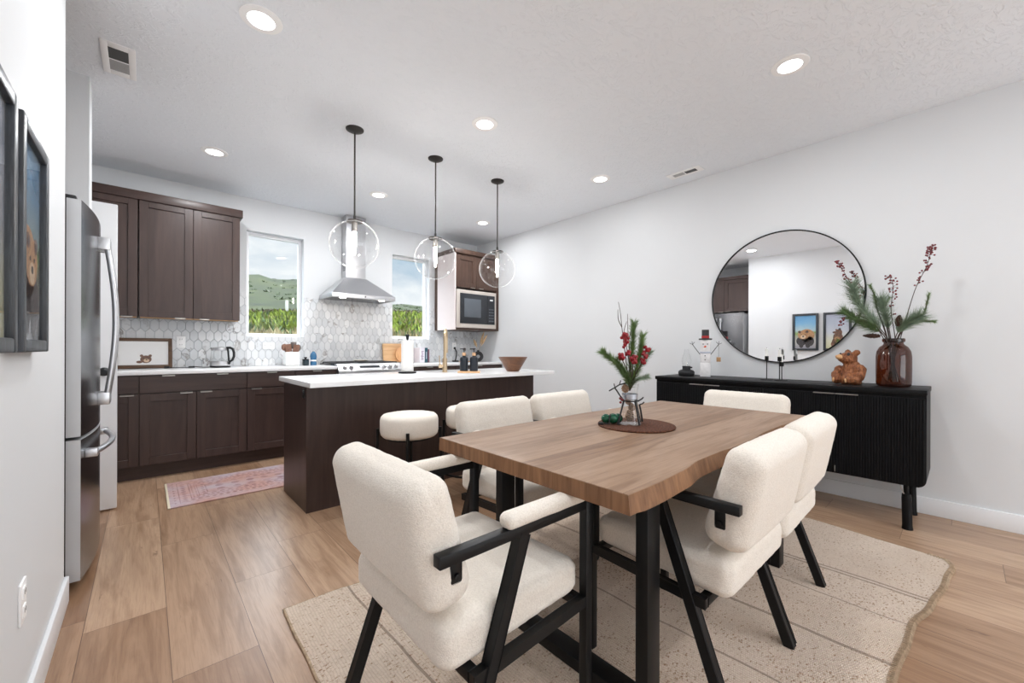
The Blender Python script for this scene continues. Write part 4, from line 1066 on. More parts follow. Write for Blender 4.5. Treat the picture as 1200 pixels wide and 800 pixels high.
# ------------------------------------------------------------------ sideboard
BX0, BX1, BY0, BY1, BZ0, BZ1 = 3.47, 3.905, .147, 1.876, .275, .836
sd = thing('sideboard', 'long black fluted sideboard on short legs under the mirror', 'sideboard', ((BX0 + BX1) / 2, 1.01, 0))
def round_bottom(y0, y1, z0, z1, r):
    P = [(y0, z1)]
    for k in range(7): a = PI + PI / 2 * k / 6; P.append((y0 + r + r * math.cos(a), z0 + r + r * math.sin(a)))
    for k in range(7): a = 1.5 * PI + PI / 2 * k / 6; P.append((y1 - r + r * math.cos(a), z0 + r + r * math.sin(a)))
    P.append((y1, z1)); return P
build('carcass', MB().prism(round_bottom(BY0, BY1, BZ0, BZ1, .045), BX0 + .002, BX1, lambda a, b, h: (h, a, b)), M['black_oak'], sd, smooth=25)
build('top', MB().box(BX0 - .022, BX1 + .004, BY0 - .004, BY1 + .004, BZ1, .866, .003), M['black_oak'], sd)
ys = [BY0 + .004, .579, 1.011, 1.443, BY1 - .004]
for k in range(4):
    a, b = ys[k] + .0015, ys[k + 1] - .0015; m = MB()
    rr = .04
    P = [(a, BZ1 - .022)]
    if k == 0:
        for q in range(7): an = PI + PI / 2 * q / 6; P.append((a + rr + rr * math.cos(an), BZ0 + .004 + rr + rr * math.sin(an)))
    else: P.append((a, BZ0 + .004))
    if k == 3:
        for q in range(7): an = 1.5 * PI + PI / 2 * q / 6; P.append((b - rr + rr * math.cos(an), BZ0 + .004 + rr + rr * math.sin(an)))
    else: P.append((b, BZ0 + .004))
    P.append((b, BZ1 - .022))
    m.prism(P, BX0 - .010, BX0 + .001, lambda y, z, h: (h, y, z))
    n = int((b - a) / .0135); st = (b - a) / n
    for q in range(n):
        yc = a + st * (q + .5); zlo = BZ0 + .008
        e = min(yc - BY0, BY1 - yc)
        if e < rr: zlo = BZ0 + .010 + rr - math.sqrt(max(0, rr * rr - (rr - e) ** 2))
        m.box(BX0 - .0165, BX0 - .009, yc - st * .36, yc + st * .36, zlo, BZ1 - .026, .0025, 1)
    d = build('door', m, M['black_oak'], sd, smooth=30)
    yc = (.640, .518, 1.504, 1.382)[(0, 0, 0, 0)[k]] if False else {0: .518, 1: .640, 2: 1.382, 3: 1.504}[k]
    build('pull', MB().box(BX0 - .034, BX0 - .008, yc - .058, yc + .058, BZ1 - .026, BZ1 - .020, .001, 1), M['nickel'], d)
build('catch_pull', MB().box(BX0 - .022, BX0 - .014, .5765, .5815, .290, .330, .001, 1), M['nickel'], sd)
for x in (BX0 + .035, BX1 - .06):
    for y, s in ((BY0 + .11, -1), (BY1 - .11, 1)):
        lg = build('leg', MB().tube([(x, y + s * .022, .218), (x, y + s * .023, .19), (x, y + s * .026, .03), (x, y + s * .027, 0)], [.021, .024, .024, .027], 16).tube([(x, y + s * .02, .276), (x, y + s * .022, .20)], .013, 12), M['black_oak'], sd)
        build('bracket', MB().tube([(x - .012, y + s * .010 + .016, .276), (x - .014, y + s * .016 + .016, .25), (x - .012, y + s * .022 + .010, .215)], .0035, 8), M['nickel'], lg)
TZ = .8665
# ------------------------------------------------------------------ things on the sideboard
# oil lamp
ox, oy = 3.70, 1.707
ol = thing('oil_lamp', 'small dark metal oil lamp with clear glass chimney beside the snowman', 'lamp', (ox, oy, TZ))
build('base', MB().lathe([(.0, 0), (.062, 0), (.066, .006), (.070, .02), (.070, .036), (.060, .048), (.036, .056), (.034, .078), (.037, .08), (.037, .088), (.0, .088)], (ox, oy, TZ), 32), M['leather'], ol)
build('wick_knob', MB().tube([Vector((ox, oy, TZ + .074)) + r0 * .034, Vector((ox, oy, TZ + .074)) + r0 * .052], .007, 10), M['leather'], ol)
build('chimney', MB().lathe([(.030, .088), (.038, .11), (.042, .135), (.036, .17), (.022, .205), (.018, .24)], (ox, oy, TZ), 28, cap=False), M['clear'], ol)
build('wick', MB().tube([(ox, oy, TZ + .088), (ox, oy, TZ + .125)], .004, 8), M['wax'], ol)
# snowman
sx, sy = 3.70, 1.537
sn = thing('snowman_figure', 'whitewashed stacked-block snowman with dark top hat', 'snowman', (sx, sy, TZ))
ang = -YAW + PI / 2  # turned towards the room
def sblock(name, w, z0, z1, mat, par=None):
    m = MB().box(-w / 2, w / 2, -w / 2, w / 2, 0, z1 - z0, .004)
    m.bm.transform(Matrix.Translation((sx, sy, TZ + z0)) @ Matrix.Rotation(math.radians(22) - PI / 2, 4, 'Z'))
    return build(name, m, mat, par or sn)
sblock('lower_block', .084, 0, .125, M['white_wood']); sblock('middle_block', .082, .1255, .205, M['white_wood']); hb_ = sblock('head_block', .080, .2055, .325, M['white_wood'])
sf = Vector((math.cos(math.radians(22 + 180)), math.sin(math.radians(22 + 180)), 0)); ss = Vector((-sf.y, sf.x, 0))  # front, and its sideways direction
def sp(s, f, z): return Vector((sx, sy, TZ + z)) + ss * s + sf * f
fc = MB()
for s in (-.017, .017): fc.ball(sp(s, .040, .288), .0055, 1)
for z in (.185, .150): fc.ball(sp(-.002, .0415, z), .0055, 1)
build('coal_buttons', fc, M['hat'], sn)
build('nose', MB().tube([sp(.0, .038, .266), sp(-.012, .062, .262)], [.009, .002], 8), M['carrot'], hb_)
build('scarf', MB().box(-.0435, .0435, -.0435, .0435, 0, .016, .003), M['bow'], sn, local=True)
sc_ = sn.children[-1]; sc_.matrix_local = Matrix.Translation((0, 0, .205)) @ Matrix.Rotation(math.radians(22) - PI / 2, 4, 'Z')
ht = MB().lathe([(.0, .326), (.054, .326), (.054, .338), (.030, .339), (.029, .415), (.0, .415)], (sx, sy, TZ), 28)
h_ = build('top_hat', ht, M['hat'], sn)
build('hat_band', MB().lathe([(.0312, .340), (.0308, .362)], (sx, sy, TZ), 28, cap=False), M['red_felt'], h_)
for s in (-1, 1):
    a = sp(s * .042, 0, .195); b = sp(s * .105, .0, .285)
    am = MB().tube([a, b], .003, 6)
    for d in ((-.018, .022), (.004, .028), (.024, .012)): am.tube([b, b + ss * s * d[0] + Vector((0, 0, d[1]))], .002, 5)
    r_arm = build('twig_arm', am, M['black_metal'], sn)
rs = -1 if (sp(-.1, 0, 0) - sp(.1, 0, 0)).dot(r0) > 0 else 1
b = sp(rs * .105, 0, .285)
tg = build('hanging_tag', MB().tube([b, b - Vector((0, 0, .118))], .0012, 5), M['twig'], sn)
tgm = MB().box(-.017, .017, -.003, .003, -.04, 0, .002); tgm.bm.transform(Matrix.Translation(b - Vector((0, 0, .112))) @ Matrix.Rotation(math.radians(22) - PI / 2, 4, 'Z'))
tt = build('tag_board', tgm, M['kraft'], tg)
# candle holders
def candle(name, label, x, y, arms):
    c = thing('candle_holder', label, 'candle holder', (x, y, TZ), 'thin black candle holders')
    build('plate', MB().lathe([(.0, 0), (.046, 0), (.047, .002), (.046, .005), (.0, .005)], (x, y, TZ), 32), M['black_metal'], c)
    for (s, h) in arms:
        p = Vector((x, y, TZ)) + r0 * s
        st = build('stem', MB().tube([p + Vector((0, 0, .004)), p + Vector((0, 0, h))], .0035, 8), M['black_metal'], c)
        build('cup', MB().lathe([(.0, h), (.0125, h), (.0135, h + .003), (.0135, h + .034), (.0105, h + .034), (.0105, h + .012), (.0, h + .012)], p, 20), M['black_metal'], st)
        cn_ = thing('candle', 'white candle standing in the ' + ('single black holder' if len(arms) == 1 else 'taller cup of the double holder' if s < 0 else 'lower cup of the double holder'), 'candle', p + Vector((0, 0, h + .0125)), 'white candles on the sideboard')
        build('wax_stick', MB().lathe([(.0, 0), (.0098, 0), (.0096, .075), (.006, .079), (.0, .079)], cn_.location, 16), M['wax'], cn_)
        build('wick', MB().tube([cn_.location + Vector((0, 0, .078)), cn_.location + Vector((.001, 0, .09))], .001, 5), M['black_plastic'], cn_)
candle('a', 'thin black single candle holder nearer the snowman', 3.70, 1.056, [(0, .155)])
candle('b', 'thin black double candle holder nearer the carved bear', 3.70, .957, [(-.012, .150), (.006, .110)])
# carved bear (one fused body)
def fuse(mb, vox, name='f', smooth_it=0):
    me = bpy.data.meshes.new(name); mb.bm.to_mesh(me); mb.bm.free()
    o = bpy.data.objects.new(name, me); COL.objects.link(o)
    r = o.modifiers.new('r', 'REMESH'); r.mode = 'VOXEL'; r.voxel_size = vox
    if smooth_it:
        s = o.modifiers.new('s', 'SMOOTH'); s.iterations = smooth_it; s.factor = .5
    dg = bpy.context.evaluated_depsgraph_get(); ev = o.evaluated_get(dg)
    out = MB(); m2 = bpy.data.meshes.new_from_object(ev); out.bm.from_mesh(m2)
    bpy.data.objects.remove(o); bpy.data.meshes.remove(m2); return out
bxp, byp = 3.69, .528
bf = Vector((-.72, .30, 0)).normalized(); bs_ = Vector((bf.y, -bf.x, 0))
if bs_.dot(r0) < 0: bs_ = -bs_
def bp(s, f, z): return Vector((bxp, byp, TZ + z)) + bs_ * s + bf * f
b = MB()
b.ball(bp(.006, -.01, .070), .068, 2, (1, 1, 1.02)); b.ball(bp(.004, .0, .12), .052, 2)
b.ball(bp(-.008, .018, .180), .050, 3, (1.05, 1, .95)); b.ball(bp(-.030, .058, .186), .026, 2); b.ball(bp(-.022, .045, .178), .032, 2)
b.ball(bp(.034, .0, .222), .020, 2); b.ball(bp(-.026, -.008, .226), .019, 2)
b.ball(bp(-.06, .03, .095), .032, 2, (1, 1, 1.2)); b.ball(bp(-.068, .05, .06), .030, 2, (1, 1, 1.2)); b.ball(bp(.068, .02, .10), .034, 2, (1, 1, 1.2)); b.ball(bp(.074, .035, .065), .027, 2, (1, 1, 1.2))
b.ball(bp(-.058, .058, .034), .032, 2, (1, 1, 1.1)); b.ball(bp(.016, .062, .040), .037, 2, (1.1, 1, 1.1)); b.ball(bp(.05, .045, .036), .036, 2)
b.box(bxp - .05, bxp + .05, byp - .05, byp + .05, TZ + .0005, TZ + .05)
fb = fuse(b, .0055, 'bear', 3)
for v in fb.bm.verts:
    v.co += Vector((noise.noise(v.co * 70), noise.noise(v.co * 70 + Vector((9, 0, 0))), noise.noise(v.co * 70 + Vector((0, 9, 0))))) * .0035
    v.co.z = max(v.co.z, TZ + .0003)
bt = thing('carved_bear', 'carved brown wooden bear cub sitting left of the amber vase', 'figurine', (bxp, byp, TZ))
build('body', fb, M['carved'], bt, smooth=60)
build('muzzle', MB().ball(bp(-.034, .068, .190), .023, 2, (1.15, 1, .85)), M['carved_pale'], bt)
build('nose', MB().ball(bp(-.042, .088, .196), .008, 1), M['carved_pale'], bt)
build('eye_patch', MB().ball(bp(.012, .050, .208), .014, 2, (1, .7, 1)).ball(bp(-.045, .040, .210), .010, 2, (1, .7, 1)), M['hat'], bt)
for s in (-.060, .018):
    build('foot_sole', MB().ball(bp(s, .090, .030), .018, 2, (1, .4, 1)), M['carved_pale'], bt)
# amber vase
vx, vy = 3.70, .312
va = thing('amber_vase', 'large amber glass bottle vase at the right end of the sideboard', 'vase', (vx, vy, TZ))
prof = [(.0, .004), (.078, .004), (.086, .010), (.089, .03), (.090, .12), (.0895, .20), (.085, .235), (.072, .262), (.056, .276), (.050, .284), (.050, .298)]
build('bottle', MB().lathe([(.0, .0)] + [(r + .0, z - .003) for r, z in prof[1:]], (vx, vy, TZ), 48, cap=False), M['amber'], va)
build('rim', MB().lathe([(.050, .292), (.056, .294), (.058, .304), (.056, .316), (.050, .318), (.047, .312), (.047, .294), (.050, .292)], (vx, vy, TZ), 40, cap=False), M['amber'], va)
# branches in the vase; w(s, f, z) is measured from the vase foot: s to the right along the wall, f towards the room
def vw(s, f, z): return Vector((vx - f, vy - s, TZ + z))
def curve(pts, n=24):
    pts = [Vector(p) for p in pts]; out = []; k = len(pts)
    for i in range(k - 1):
        p0, p1, p2, p3 = pts[max(i - 1, 0)], pts[i], pts[i + 1], pts[min(i + 2, k - 1)]
        for j in range(n // (k - 1)):
            t_ = j / (n // (k - 1)); out.append(.5 * ((2 * p1) + (p2 - p0) * t_ + (2 * p0 - 5 * p1 + 4 * p2 - p3) * t_ ** 2 + (3 * p1 - p0 - 3 * p2 + p3) * t_ ** 3))
    out.append(pts[-1]); return out
BERRY = None
def berry_branch(label, pts, start, nb, spread, seed, mat='berry', group='berry sprigs in the amber vase', rb=.0055):
    rnd = random.Random(seed); c = curve(pts, 24)
    o = thing('berry_branch', label, 'branch', c[0], group)
    m = MB().tube(c, [.003 - .002 * i / len(c) for i in range(len(c))], 6)
    proto = None; k0 = int(len(c) * start); ps = []
    for i in range(nb):
        q = c[rnd.randint(k0, len(c) - 1)]; off = Vector((rnd.uniform(-.6, .6), rnd.uniform(-1, 1), rnd.uniform(-.6, 1))) * spread
        b = q + off; m.tube([q, b], .0009, 4); ps.append(b)
    build('stem', m, M['twig'], o)
    for b in ps:
        if proto is None:
            proto = build('berry', MB().uv((0, 0, 0), rb, n=10, m=7), M[mat], o, local=True); bo = proto
        else:
            bo = proto.copy(); COL.objects.link(bo); bo.parent = o
        bo.location = b - o.location
    return o
def pine(label, pts, n, ln, mat, seed, start=.25, group='pine sprigs in the amber vase', cone=None, thick=.0032, th=.0011, bare=0.):
    rnd = random.Random(seed); c = curve(pts, 24)
    o = thing('pine_sprig', label, 'branch', c[0], group)
    build('stem', MB().tube(c, [thick * (1 - .5 * i / len(c)) for i in range(len(c))], 6), M['twig'], o)
    t = bmesh.new(); k0 = int(len(c) * start)
    for i in range(n):
        u = rnd.uniform(k0, len(c) - 1.001); k = int(u); q = c[k].lerp(c[k + 1], u - k); d = (c[k + 1] - c[k]).normalized()
        s = d.orthogonal().normalized(); s.rotate(Matrix.Rotation(rnd.uniform(0, 2 * PI), 3, d))
        e = q + (d * rnd.uniform(.35, 1.0) + s * rnd.uniform(.35, .75)).normalized() * ln * rnd.uniform(.6, 1.1)
        w = (e - q).cross(s + d * .3).normalized() * th; x_ = (e - q).cross(w).normalized() * th
        a_, b_, c_ = t.verts.new(q + w), t.verts.new(q - w * .5 + x_), t.verts.new(q - w * .5 - x_); e_ = t.verts.new(e)
        t.faces.new((a_, b_, e_)); t.faces.new((b_, c_, e_)); t.faces.new((c_, a_, e_))
    m = MB(); m.add(t); build('needles', m, M[mat], o, smooth=0)['kind'] = 'stuff'
    if cone: pinecone(o, *cone)
    return o
def pinecone(par, c, d, L, R, mat='cone', name='pine_cone'):
    c = Vector(c); d = Vector(d).normalized(); m = MB(); a = d.orthogonal().normalized()
    m.tube([c + d * (L * k / 8 - L / 2) for k in range(9)], [R * .55 * math.sin(PI * (k + .7) / 9.4) for k in range(9)], 8)
    n = 42
    for i in range(n):
        u = (i + .5) / n; s = a.copy(); s.rotate(Matrix.Rotation(i * 2.4, 3, d)); rr = R * math.sin(PI * (u * .85 + .12))
        m.ball(c + d * (u - .5) * L + s * rr * .7, R * .30, 1, (1, 1, .7))
    return build(name, m, M[mat], par)
berry_branch('tall right berry branch with dark red berries in the amber vase', [vw(-.03, .0, .03), vw(.03, .01, .30), vw(.10, .02, .62), vw(.155, .0, .78), vw(.175, -.02, .895)], .52, 62, .020, 1)
berry_branch('left berry branch leaning across the mirror from the amber vase', [vw(.03, .0, .03), vw(-.04, .03, .30), vw(-.16, .06, .56), vw(-.23, .07, .74), vw(-.285, .07, .865)], .55, 60, .017, 2)
berry_branch('short middle berry branch rising between the pine sprigs', [vw(.0, .03, .03), vw(.01, .03, .30), vw(-.01, .03, .50), vw(.0, .03, .66), vw(-.02, .04, .73)], .45, 40, .022, 3)
berry_branch('low berry sprig drooping left in front of the mirror', [vw(.02, .03, .03), vw(-.03, .06, .31), vw(-.14, .10, .46), vw(-.22, .12, .46), vw(-.27, .12, .415)], .80, 12, .016, 4)
pine('bushy long-needled pine sprig fanning left over the mirror edge', [vw(.02, .02, .03), vw(-.02, .05, .30), vw(-.10, .08, .44), vw(-.18, .09, .58), vw(-.20, .09, .68)], 1000, .105, 'needle2', 5, .36, cone=((vw(-.15, .10, .43)), (-.2, .9, .35), .07, .022))
pine('bushy green pine sprig low on the left of the amber vase', [vw(.0, .03, .05), vw(-.03, .06, .31), vw(-.10, .10, .39), vw(-.18, .11, .45), vw(-.24, .11, .50)], 800, .085, 'needle', 6, .36, cone=((vw(-.10, .09, .335)), (0, 1, .05), .085, .020))
pine('upright curling green pine twig left of the middle berries', [vw(.0, .0, .05), vw(-.03, .02, .32), vw(-.08, .03, .52), vw(-.09, .03, .60), vw(-.115, .03, .68)], 330, .028, 'needle3', 7, .50, thick=.005)
pine('curling green pine twig reaching far right from the amber vase', [vw(-.02, .0, .05), vw(.02, .02, .31), vw(.08, .03, .41), vw(.14, .02, .47), vw(.165, .01, .60)], 360, .026, 'needle3', 8, .50, thick=.005)
pine('short green pine twig bending out to the right', [vw(-.02, .02, .05), vw(.02, .03, .31), vw(.07, .03, .40), vw(.13, .03, .425), vw(.19, .02, .42)], 340, .026, 'needle3', 9, .52, thick=.005)
pine('soft long-needled pine sprig spreading right above the vase rim', [vw(-.01, .03, .05), vw(.01, .05, .30), vw(.04, .06, .38), vw(.08, .07, .42), vw(.12, .07, .45)], 760, .095, 'needle2', 10, .36, cone=((vw(.03, .07, .43)), (.05, -.1, 1), .07, .022))
pine('middle long-needled pine sprig standing straight in the vase', [vw(.01, .0, .05), vw(-.01, .02, .30), vw(-.03, .03, .44), vw(-.05, .03, .52), vw(-.06, .03, .57)], 760, .095, 'needle2', 11, .38)
pine('short forked green pine twig behind the middle berries', [vw(.01, -.01, .05), vw(-.02, .0, .31), vw(-.04, .0, .44), vw(-.05, .0, .52), vw(-.02, .0, .59)], 300, .026, 'needle3', 12, .50, thick=.005)

# ------------------------------------------------------------------ dining rug
outer = [(.440, 1.9155), (.4365, 1.912), (.436, 1.88), (.431, 1.733), (.432, 1.567), (.428, 1.411), (.430, 1.0), (.45, .5), (.47, .17), (.9, .13), (1.4, .155), (1.883, .157), (2.109, .141), (2.302, .134), (2.45, .10), (2.594, .084), (2.75, .06), (2.894, .051), (3.03, .035), (3.085, .048), (3.125, .085), (3.16, .326), (3.21, .618), (3.24, 1.0), (3.25, 1.5), (3.22, 1.93), (2.6, 1.95), (1.8, 1.93), (1.1, 1.90), (.781, 1.895), (.652, 1.911), (.48, 1.9145)]
t = bmesh.new()
cl = []
N_ = len(outer)
for i in range(N_):
    p0, p1, p2, p3 = [Vector((*outer[(i + k - 1) % N_], 0)) for k in range(4)]
    for j in range(4):
        s = j / 4; cl.append(.5 * ((2 * p1) + (p2 - p0) * s + (2 * p0 - 5 * p1 + 4 * p2 - p3) * s * s + (3 * p1 - p0 - 3 * p2 + p3) * s ** 3))
rg_ = MB().prism([(p.x, p.y) for p in cl], .0005, .010)
rugo = thing('dining_rug', 'large cream woven jute rug under the dining table', 'rug', (0, 0, 0))
build('weave', rg_, M['jute'], rugo, smooth=30)
bd = MB(); path = cl + [cl[0]]; rnd = random.Random(5)
bd.tube([Vector((p.x, p.y, .0058)) for p in path], .0052, 6, cap=False)
# the hand-whipped loops along the long near edge
for i in range(len(cl)):
    p, q = cl[i], cl[(i + 1) % len(cl)]
    if p.y < .5 and p.x > 1.2 and p.x < 3.13 and (q - p).length > 0:
        n_ = max(1, int((q - p).length / .011)); nr = Vector(((q - p).y, -(q - p).x, 0)).normalized()
        for k in range(n_):
            c = p.lerp(q, (k + .5) / n_); bd.tube([c - nr * .012 + Vector((0, 0, .011)), c + nr * .004 + Vector((0, 0, .014)), c + nr * .012 + Vector((0, 0, .004))], [.0025, .0034, .0025], 5)
build('binding', bd, M['jute_edge'], rugo)
RZ = .0105

# ------------------------------------------------------------------ dining table
TXa, TXb, TYa, TYb, TT = .862, 2.598, .545, 1.379, .76
tb = thing('dining_table', 'rustic wooden live-edge dining table on black steel frames', 'table', ((TXa + TXb) / 2, .96, RZ))
near = [(.878, .537), (.939, .539), (1.034, .537), (1.147, .541), (1.303, .558), (1.509, .553), (1.694, .548), (1.941, .562), (2.14, .562), (2.33, .545), (2.6, .555)]
xs_ = [.858 + (2.596 - .858) * k / 60 for k in range(61)]
def near_y(x):
    # gentle bays of the live edge, following what the photograph shows
    P = [(.85, .536), (1.0, .534), (1.15, .540), (1.30, .558), (1.45, .557), (1.6, .548), (1.75, .548), (1.95, .563), (2.14, .562), (2.33, .546), (2.46, .544), (2.62, .556)]
    for (xa, ya), (xb, yb) in zip(P, P[1:]):
        if xa <= x <= xb:
            s = (x - xa) / (xb - xa); s = s * s * (3 - 2 * s); return ya + (yb - ya) * s
    return .55
def far_y(x): return 1.380 + .004 * math.sin(x * 5) + .003 * math.sin(x * 11 + 1)
outl = [(x, near_y(x)) for x in xs_] + [(x, far_y(x)) for x in reversed(xs_)]
t = bmesh.new(); n = len(outl); top = [t.verts.new((x, y, TT)) for x, y in outl]
def under(x, y): # the live edges lean a little
    return (x, y + (-.012 if y < .9 else .008) * (1 if .9 < x < 2.56 else .5))
bot = [t.verts.new((*under(x, y), TT - .05)) for x, y in outl]
f1 = t.faces.new(top); f2 = t.faces.new(list(reversed(bot)))
sd_ = [t.faces.new((top[k], bot[k], bot[(k + 1) % n], top[(k + 1) % n])) for k in range(n)]
for f in sd_: f.material_index = 1
bmesh.ops.recalc_face_normals(t, faces=t.faces)
for f in t.faces:
    if f.normal.z > .9 and f is f1: f.material_index = 0
bmesh.ops.bevel(t, geom=[e for e in t.edges if all(v in top for v in e.verts) and len(e.link_faces) == 2 and any(f.material_index == 1 for f in e.link_faces)], offset=.0025, segments=2, profile=.5, affect='EDGES')
tm = MB(); tm.bm.free(); tm.bm = t
o = build('tabletop', tm, [M['table'], M['table_edge']], tb, local=True, smooth=35); o.location = -Vector(tb.location)
for x in (1.127, 2.40):
    f = MB().box(x - .036, x + .036, .616, .656, RZ, TT - .052, .002).box(x - .036, x + .036, 1.269, 1.309, RZ, TT - .052, .002)
    f.box(x - .036, x + .036, .656, 1.269, RZ, RZ + .04, .002).box(x - .036, x + .036, .656, 1.269, TT - .082, TT - .052, .002)
    build('leg_frame', f, M['black_metal'], tb)

# ------------------------------------------------------------------ dining chairs (local: +y is forward, z = 0 at the feet)
def make_chair():
    c = thing('dining_chair', 'x', 'chair', (0, 0, 0), 'cream dining chairs around the table')
    hw = .272; fy, ry = .245, -.245; AZ = .648; T = .027
    zb = lambda y: .360 + (.382 - .360) * (y + .22) / .46      # underside of the seat
    def seat_map(q):
        y = q.y + .007; f = (q.z + .07) / .14
        top = .482 - .012 * max(0, (abs(q.x) - .16) / .1) ** 2 * 0
        crown = .010 * (1 - (q.x / .25) ** 2) * (1 - (q.y / .24) ** 2)
        z = zb(y) + f * (top + (crown if f > .5 else 0) - zb(y))
        n_ = noise.noise(Vector((q.x, q.y, q.z)) * 45) * .0022
        return Vector((q.x, y, z)) + q.normalized() * n_
    build('seat', MB().rbox(.512, .474, .14, .042, 26, seat_map), M['boucle'], c, smooth=180)
    tilt = math.radians(13)
    def back_map(q):
        z = q.z; th = q.y * (1.0 - .12 * (z / .17)) + (-.008 if q.y < 0 else .006) * (1 - (q.x / .26) ** 2) * (1 - (z / .18) ** 2)
        n_ = noise.noise(Vector((q.x, q.y, q.z)) * 45 + Vector((5, 5, 5))) * .0022
        p = Vector((q.x, th, z)) + q.normalized() * n_
        y = p.y * math.cos(tilt) - p.z * math.sin(tilt); zz = p.y * math.sin(tilt) + p.z * math.cos(tilt)
        return Vector((p.x, y - .229, zz + .660))
    build('backrest', MB().rbox(.512, .118, .312, .047, 26, back_map), M['boucle'], c, smooth=180)
    for s in (-1, 1):
        x = s * hw
        build('leg', MB().box(x - T / 2, x + T / 2, fy - T / 2, fy + T / 2, 0, AZ + .0135, .002), M['black_metal'], c)
        build('leg', MB().bar((x, ry, 0), (x, -.012, AZ - .012), T, T + .004, .002, up=(0, 1, 0)), M['black_metal'], c)
        ar_ = build('armrest', MB().box(x - T / 2, x + T / 2, ry - .015, fy - T / 2, AZ - .0135, AZ + .0135, .002), M['black_metal'], c)
        build('arm_pad', MB().rbox(.050, .305, .040, .019, 10, lambda q: Vector((q.x + x, q.y + .078, q.z + AZ + .032)) + q.normalized() * noise.noise(q * 60) * .002), M['boucle'], ar_, smooth=180)
        br = build('bracket', MB().box(x - s * .018 - .004, x - s * .018 + .004, ry + .03, ry + .062, AZ - .075, AZ - .010, .006), M['black_metal'], ar_)
        build('bolt', MB().lathe([(.0, -s * -.004), (.008, 0), (.008, s * .006), (.0, s * .008)], (x - s * .014, ry + .046, AZ - .058), 12, axis='X'), M['black_metal'], br)
        build('side_rail', MB().bar((x, fy, zb(.24) - .0135), (x, -.168, zb(-.16) - .0135), T - .004, T, .002), M['black_metal'], c)
    for y in (.222, -.155):
        build('cross_rail', MB().box(-hw + T / 2, hw - T / 2, y - T / 2, y + T / 2, zb(y) - T, zb(y) - .0005, .002), M['black_metal'], c)
    return c
ch0 = make_chair()
chairs = [((.715, 1.012), -90, 'cream boucle dining chair at the near head of the table'),
          ((1.500, .672), 0, 'cream dining chair on the sideboard side, nearer the camera'),
          ((2.060, .680), 1, 'second cream dining chair on the sideboard side, nearer the sideboard'),
          ((1.475, 1.530), 180, 'cream dining chair on the island side, nearer the fridge'),
          ((2.035, 1.530), 179, 'cream dining chair on the island side, nearer the right wall'),
          ((2.715, .975), 90, 'cream dining chair at the far head in front of the sideboard')]
for k, ((x, y), r, lab) in enumerate(chairs):
    if k == 0: c = ch0; c.location = (x, y, RZ); c.rotation_euler = (0, 0, math.radians(r)); c['label'] = lab
    else: c = copy_tree(ch0, None, lab, (x, y, RZ), math.radians(r))

# ------------------------------------------------------------------ counter stools
def make_stool():
    s = thing('counter_stool', 'x', 'stool', (0, 0, 0), 'round boucle stools at the island')
    prof = [(.0, .52), (.14, .52), (.172, .524), (.186, .538), (.191, .56), (.191, .63), (.186, .652), (.172, .666), (.14, .671), (.07, .674), (.0, .675)]
    m = MB().lathe(prof, (0, 0, 0), 56)
    bmesh.ops.subdivide_edges(m.bm, edges=[e for e in m.bm.edges], cuts=1, use_grid_fill=True)
    for v in m.bm.verts: v.co += v.co.normalized() * noise.noise(v.co * 50) * .002
    build('seat', m, M['boucle'], s, smooth=180)
    for k in range(4):
        a = math.radians(-31 + 90 * k); d = Vector((math.cos(a), math.sin(a), 0))
        build('leg', MB().tube([d * .205 + Vector((0, 0, .575)), d * .205 + Vector((0, 0, .50)), d * .235], [.011, .011, .010], 12).tube([d * .205 + Vector((0, 0, .55)), d * .17 + Vector((0, 0, .55))], .006, 8), M['black_metal'], s)
    build('footrest', MB().tube([Vector((math.cos(2 * PI * k / 40), math.sin(2 * PI * k / 40), 0)) * .224 + Vector((0, 0, .20)) for k in range(41)], .008, 10, cap=False), M['black_metal'], s)
    build('seat_plate', MB().lathe([(.0, .508), (.15, .508), (.15, .521), (.0, .521)], (0, 0, 0), 32), M['black_metal'], s)
    return s
st0 = make_stool()
for k, (x, lab) in enumerate(((1.325, 'round cream boucle counter stool nearest the island end, seen whole'), (1.84, 'round cream counter stool half hidden behind a dining chair back'), (2.355, 'round cream counter stool glimpsed between two dining chair backs'))):
    if k == 0: st0.location = (x, 2.5, 0); st0['label'] = lab
    else: copy_tree(st0, None, lab, (x, 2.5, 0))

# ------------------------------------------------------------------ table centrepiece
cx_, cy_ = 1.655, .995
tag(build('placemat', MB().lathe([(.0, 0), (.168, 0), (.170, .004), (.168, .008), (.0, .009)], (cx_, cy_, TT), 64), M['mat_brown'], loc=(cx_, cy_, TT)), 'round brown woven placemat on the dining table', 'placemat')
PZ = TT + .0092
gvx, gvy = 1.640, 1.018
gv_ = thing('glass_vase', 'clear flared glass vase filled with cones on the placemat', 'vase', (gvx, gvy, PZ))
build('glass_body', MB().lathe([(.0, .0), (.050, .0), (.053, .004), (.050, .02), (.038, .085), (.033, .125), (.034, .15), (.040, .182)], (gvx, gvy, PZ), 36, cap=False), M['clear'], gv_)
build('ribbon', MB().lathe([(.0345, .112), (.0355, .135)], (gvx, gvy, PZ), 32, cap=False), M['crate'], gv_)
for k, (a, b, z, s_) in enumerate(((.012, .008, .03, 1.0), (-.014, -.010, .045, .9), (.004, -.008, .075, .8), (-.002, .006, .10, .7))):
    o = thing('pine_cone', ('pale pine cone at the bottom of the glass vase, right', 'pale pine cone at the bottom of the glass vase, left', 'pale pine cone midway up inside the glass vase', 'small pale pine cone high inside the glass vase')[k], 'pine cone', (gvx + a, gvy + b, PZ + z), 'cones inside the glass vase')
    pinecone(o, (gvx + a, gvy + b, PZ + z), (.3 * (-1) ** k, .2, 1), .040 * s_, .022 * s_, 'cone_lt', 'scales')
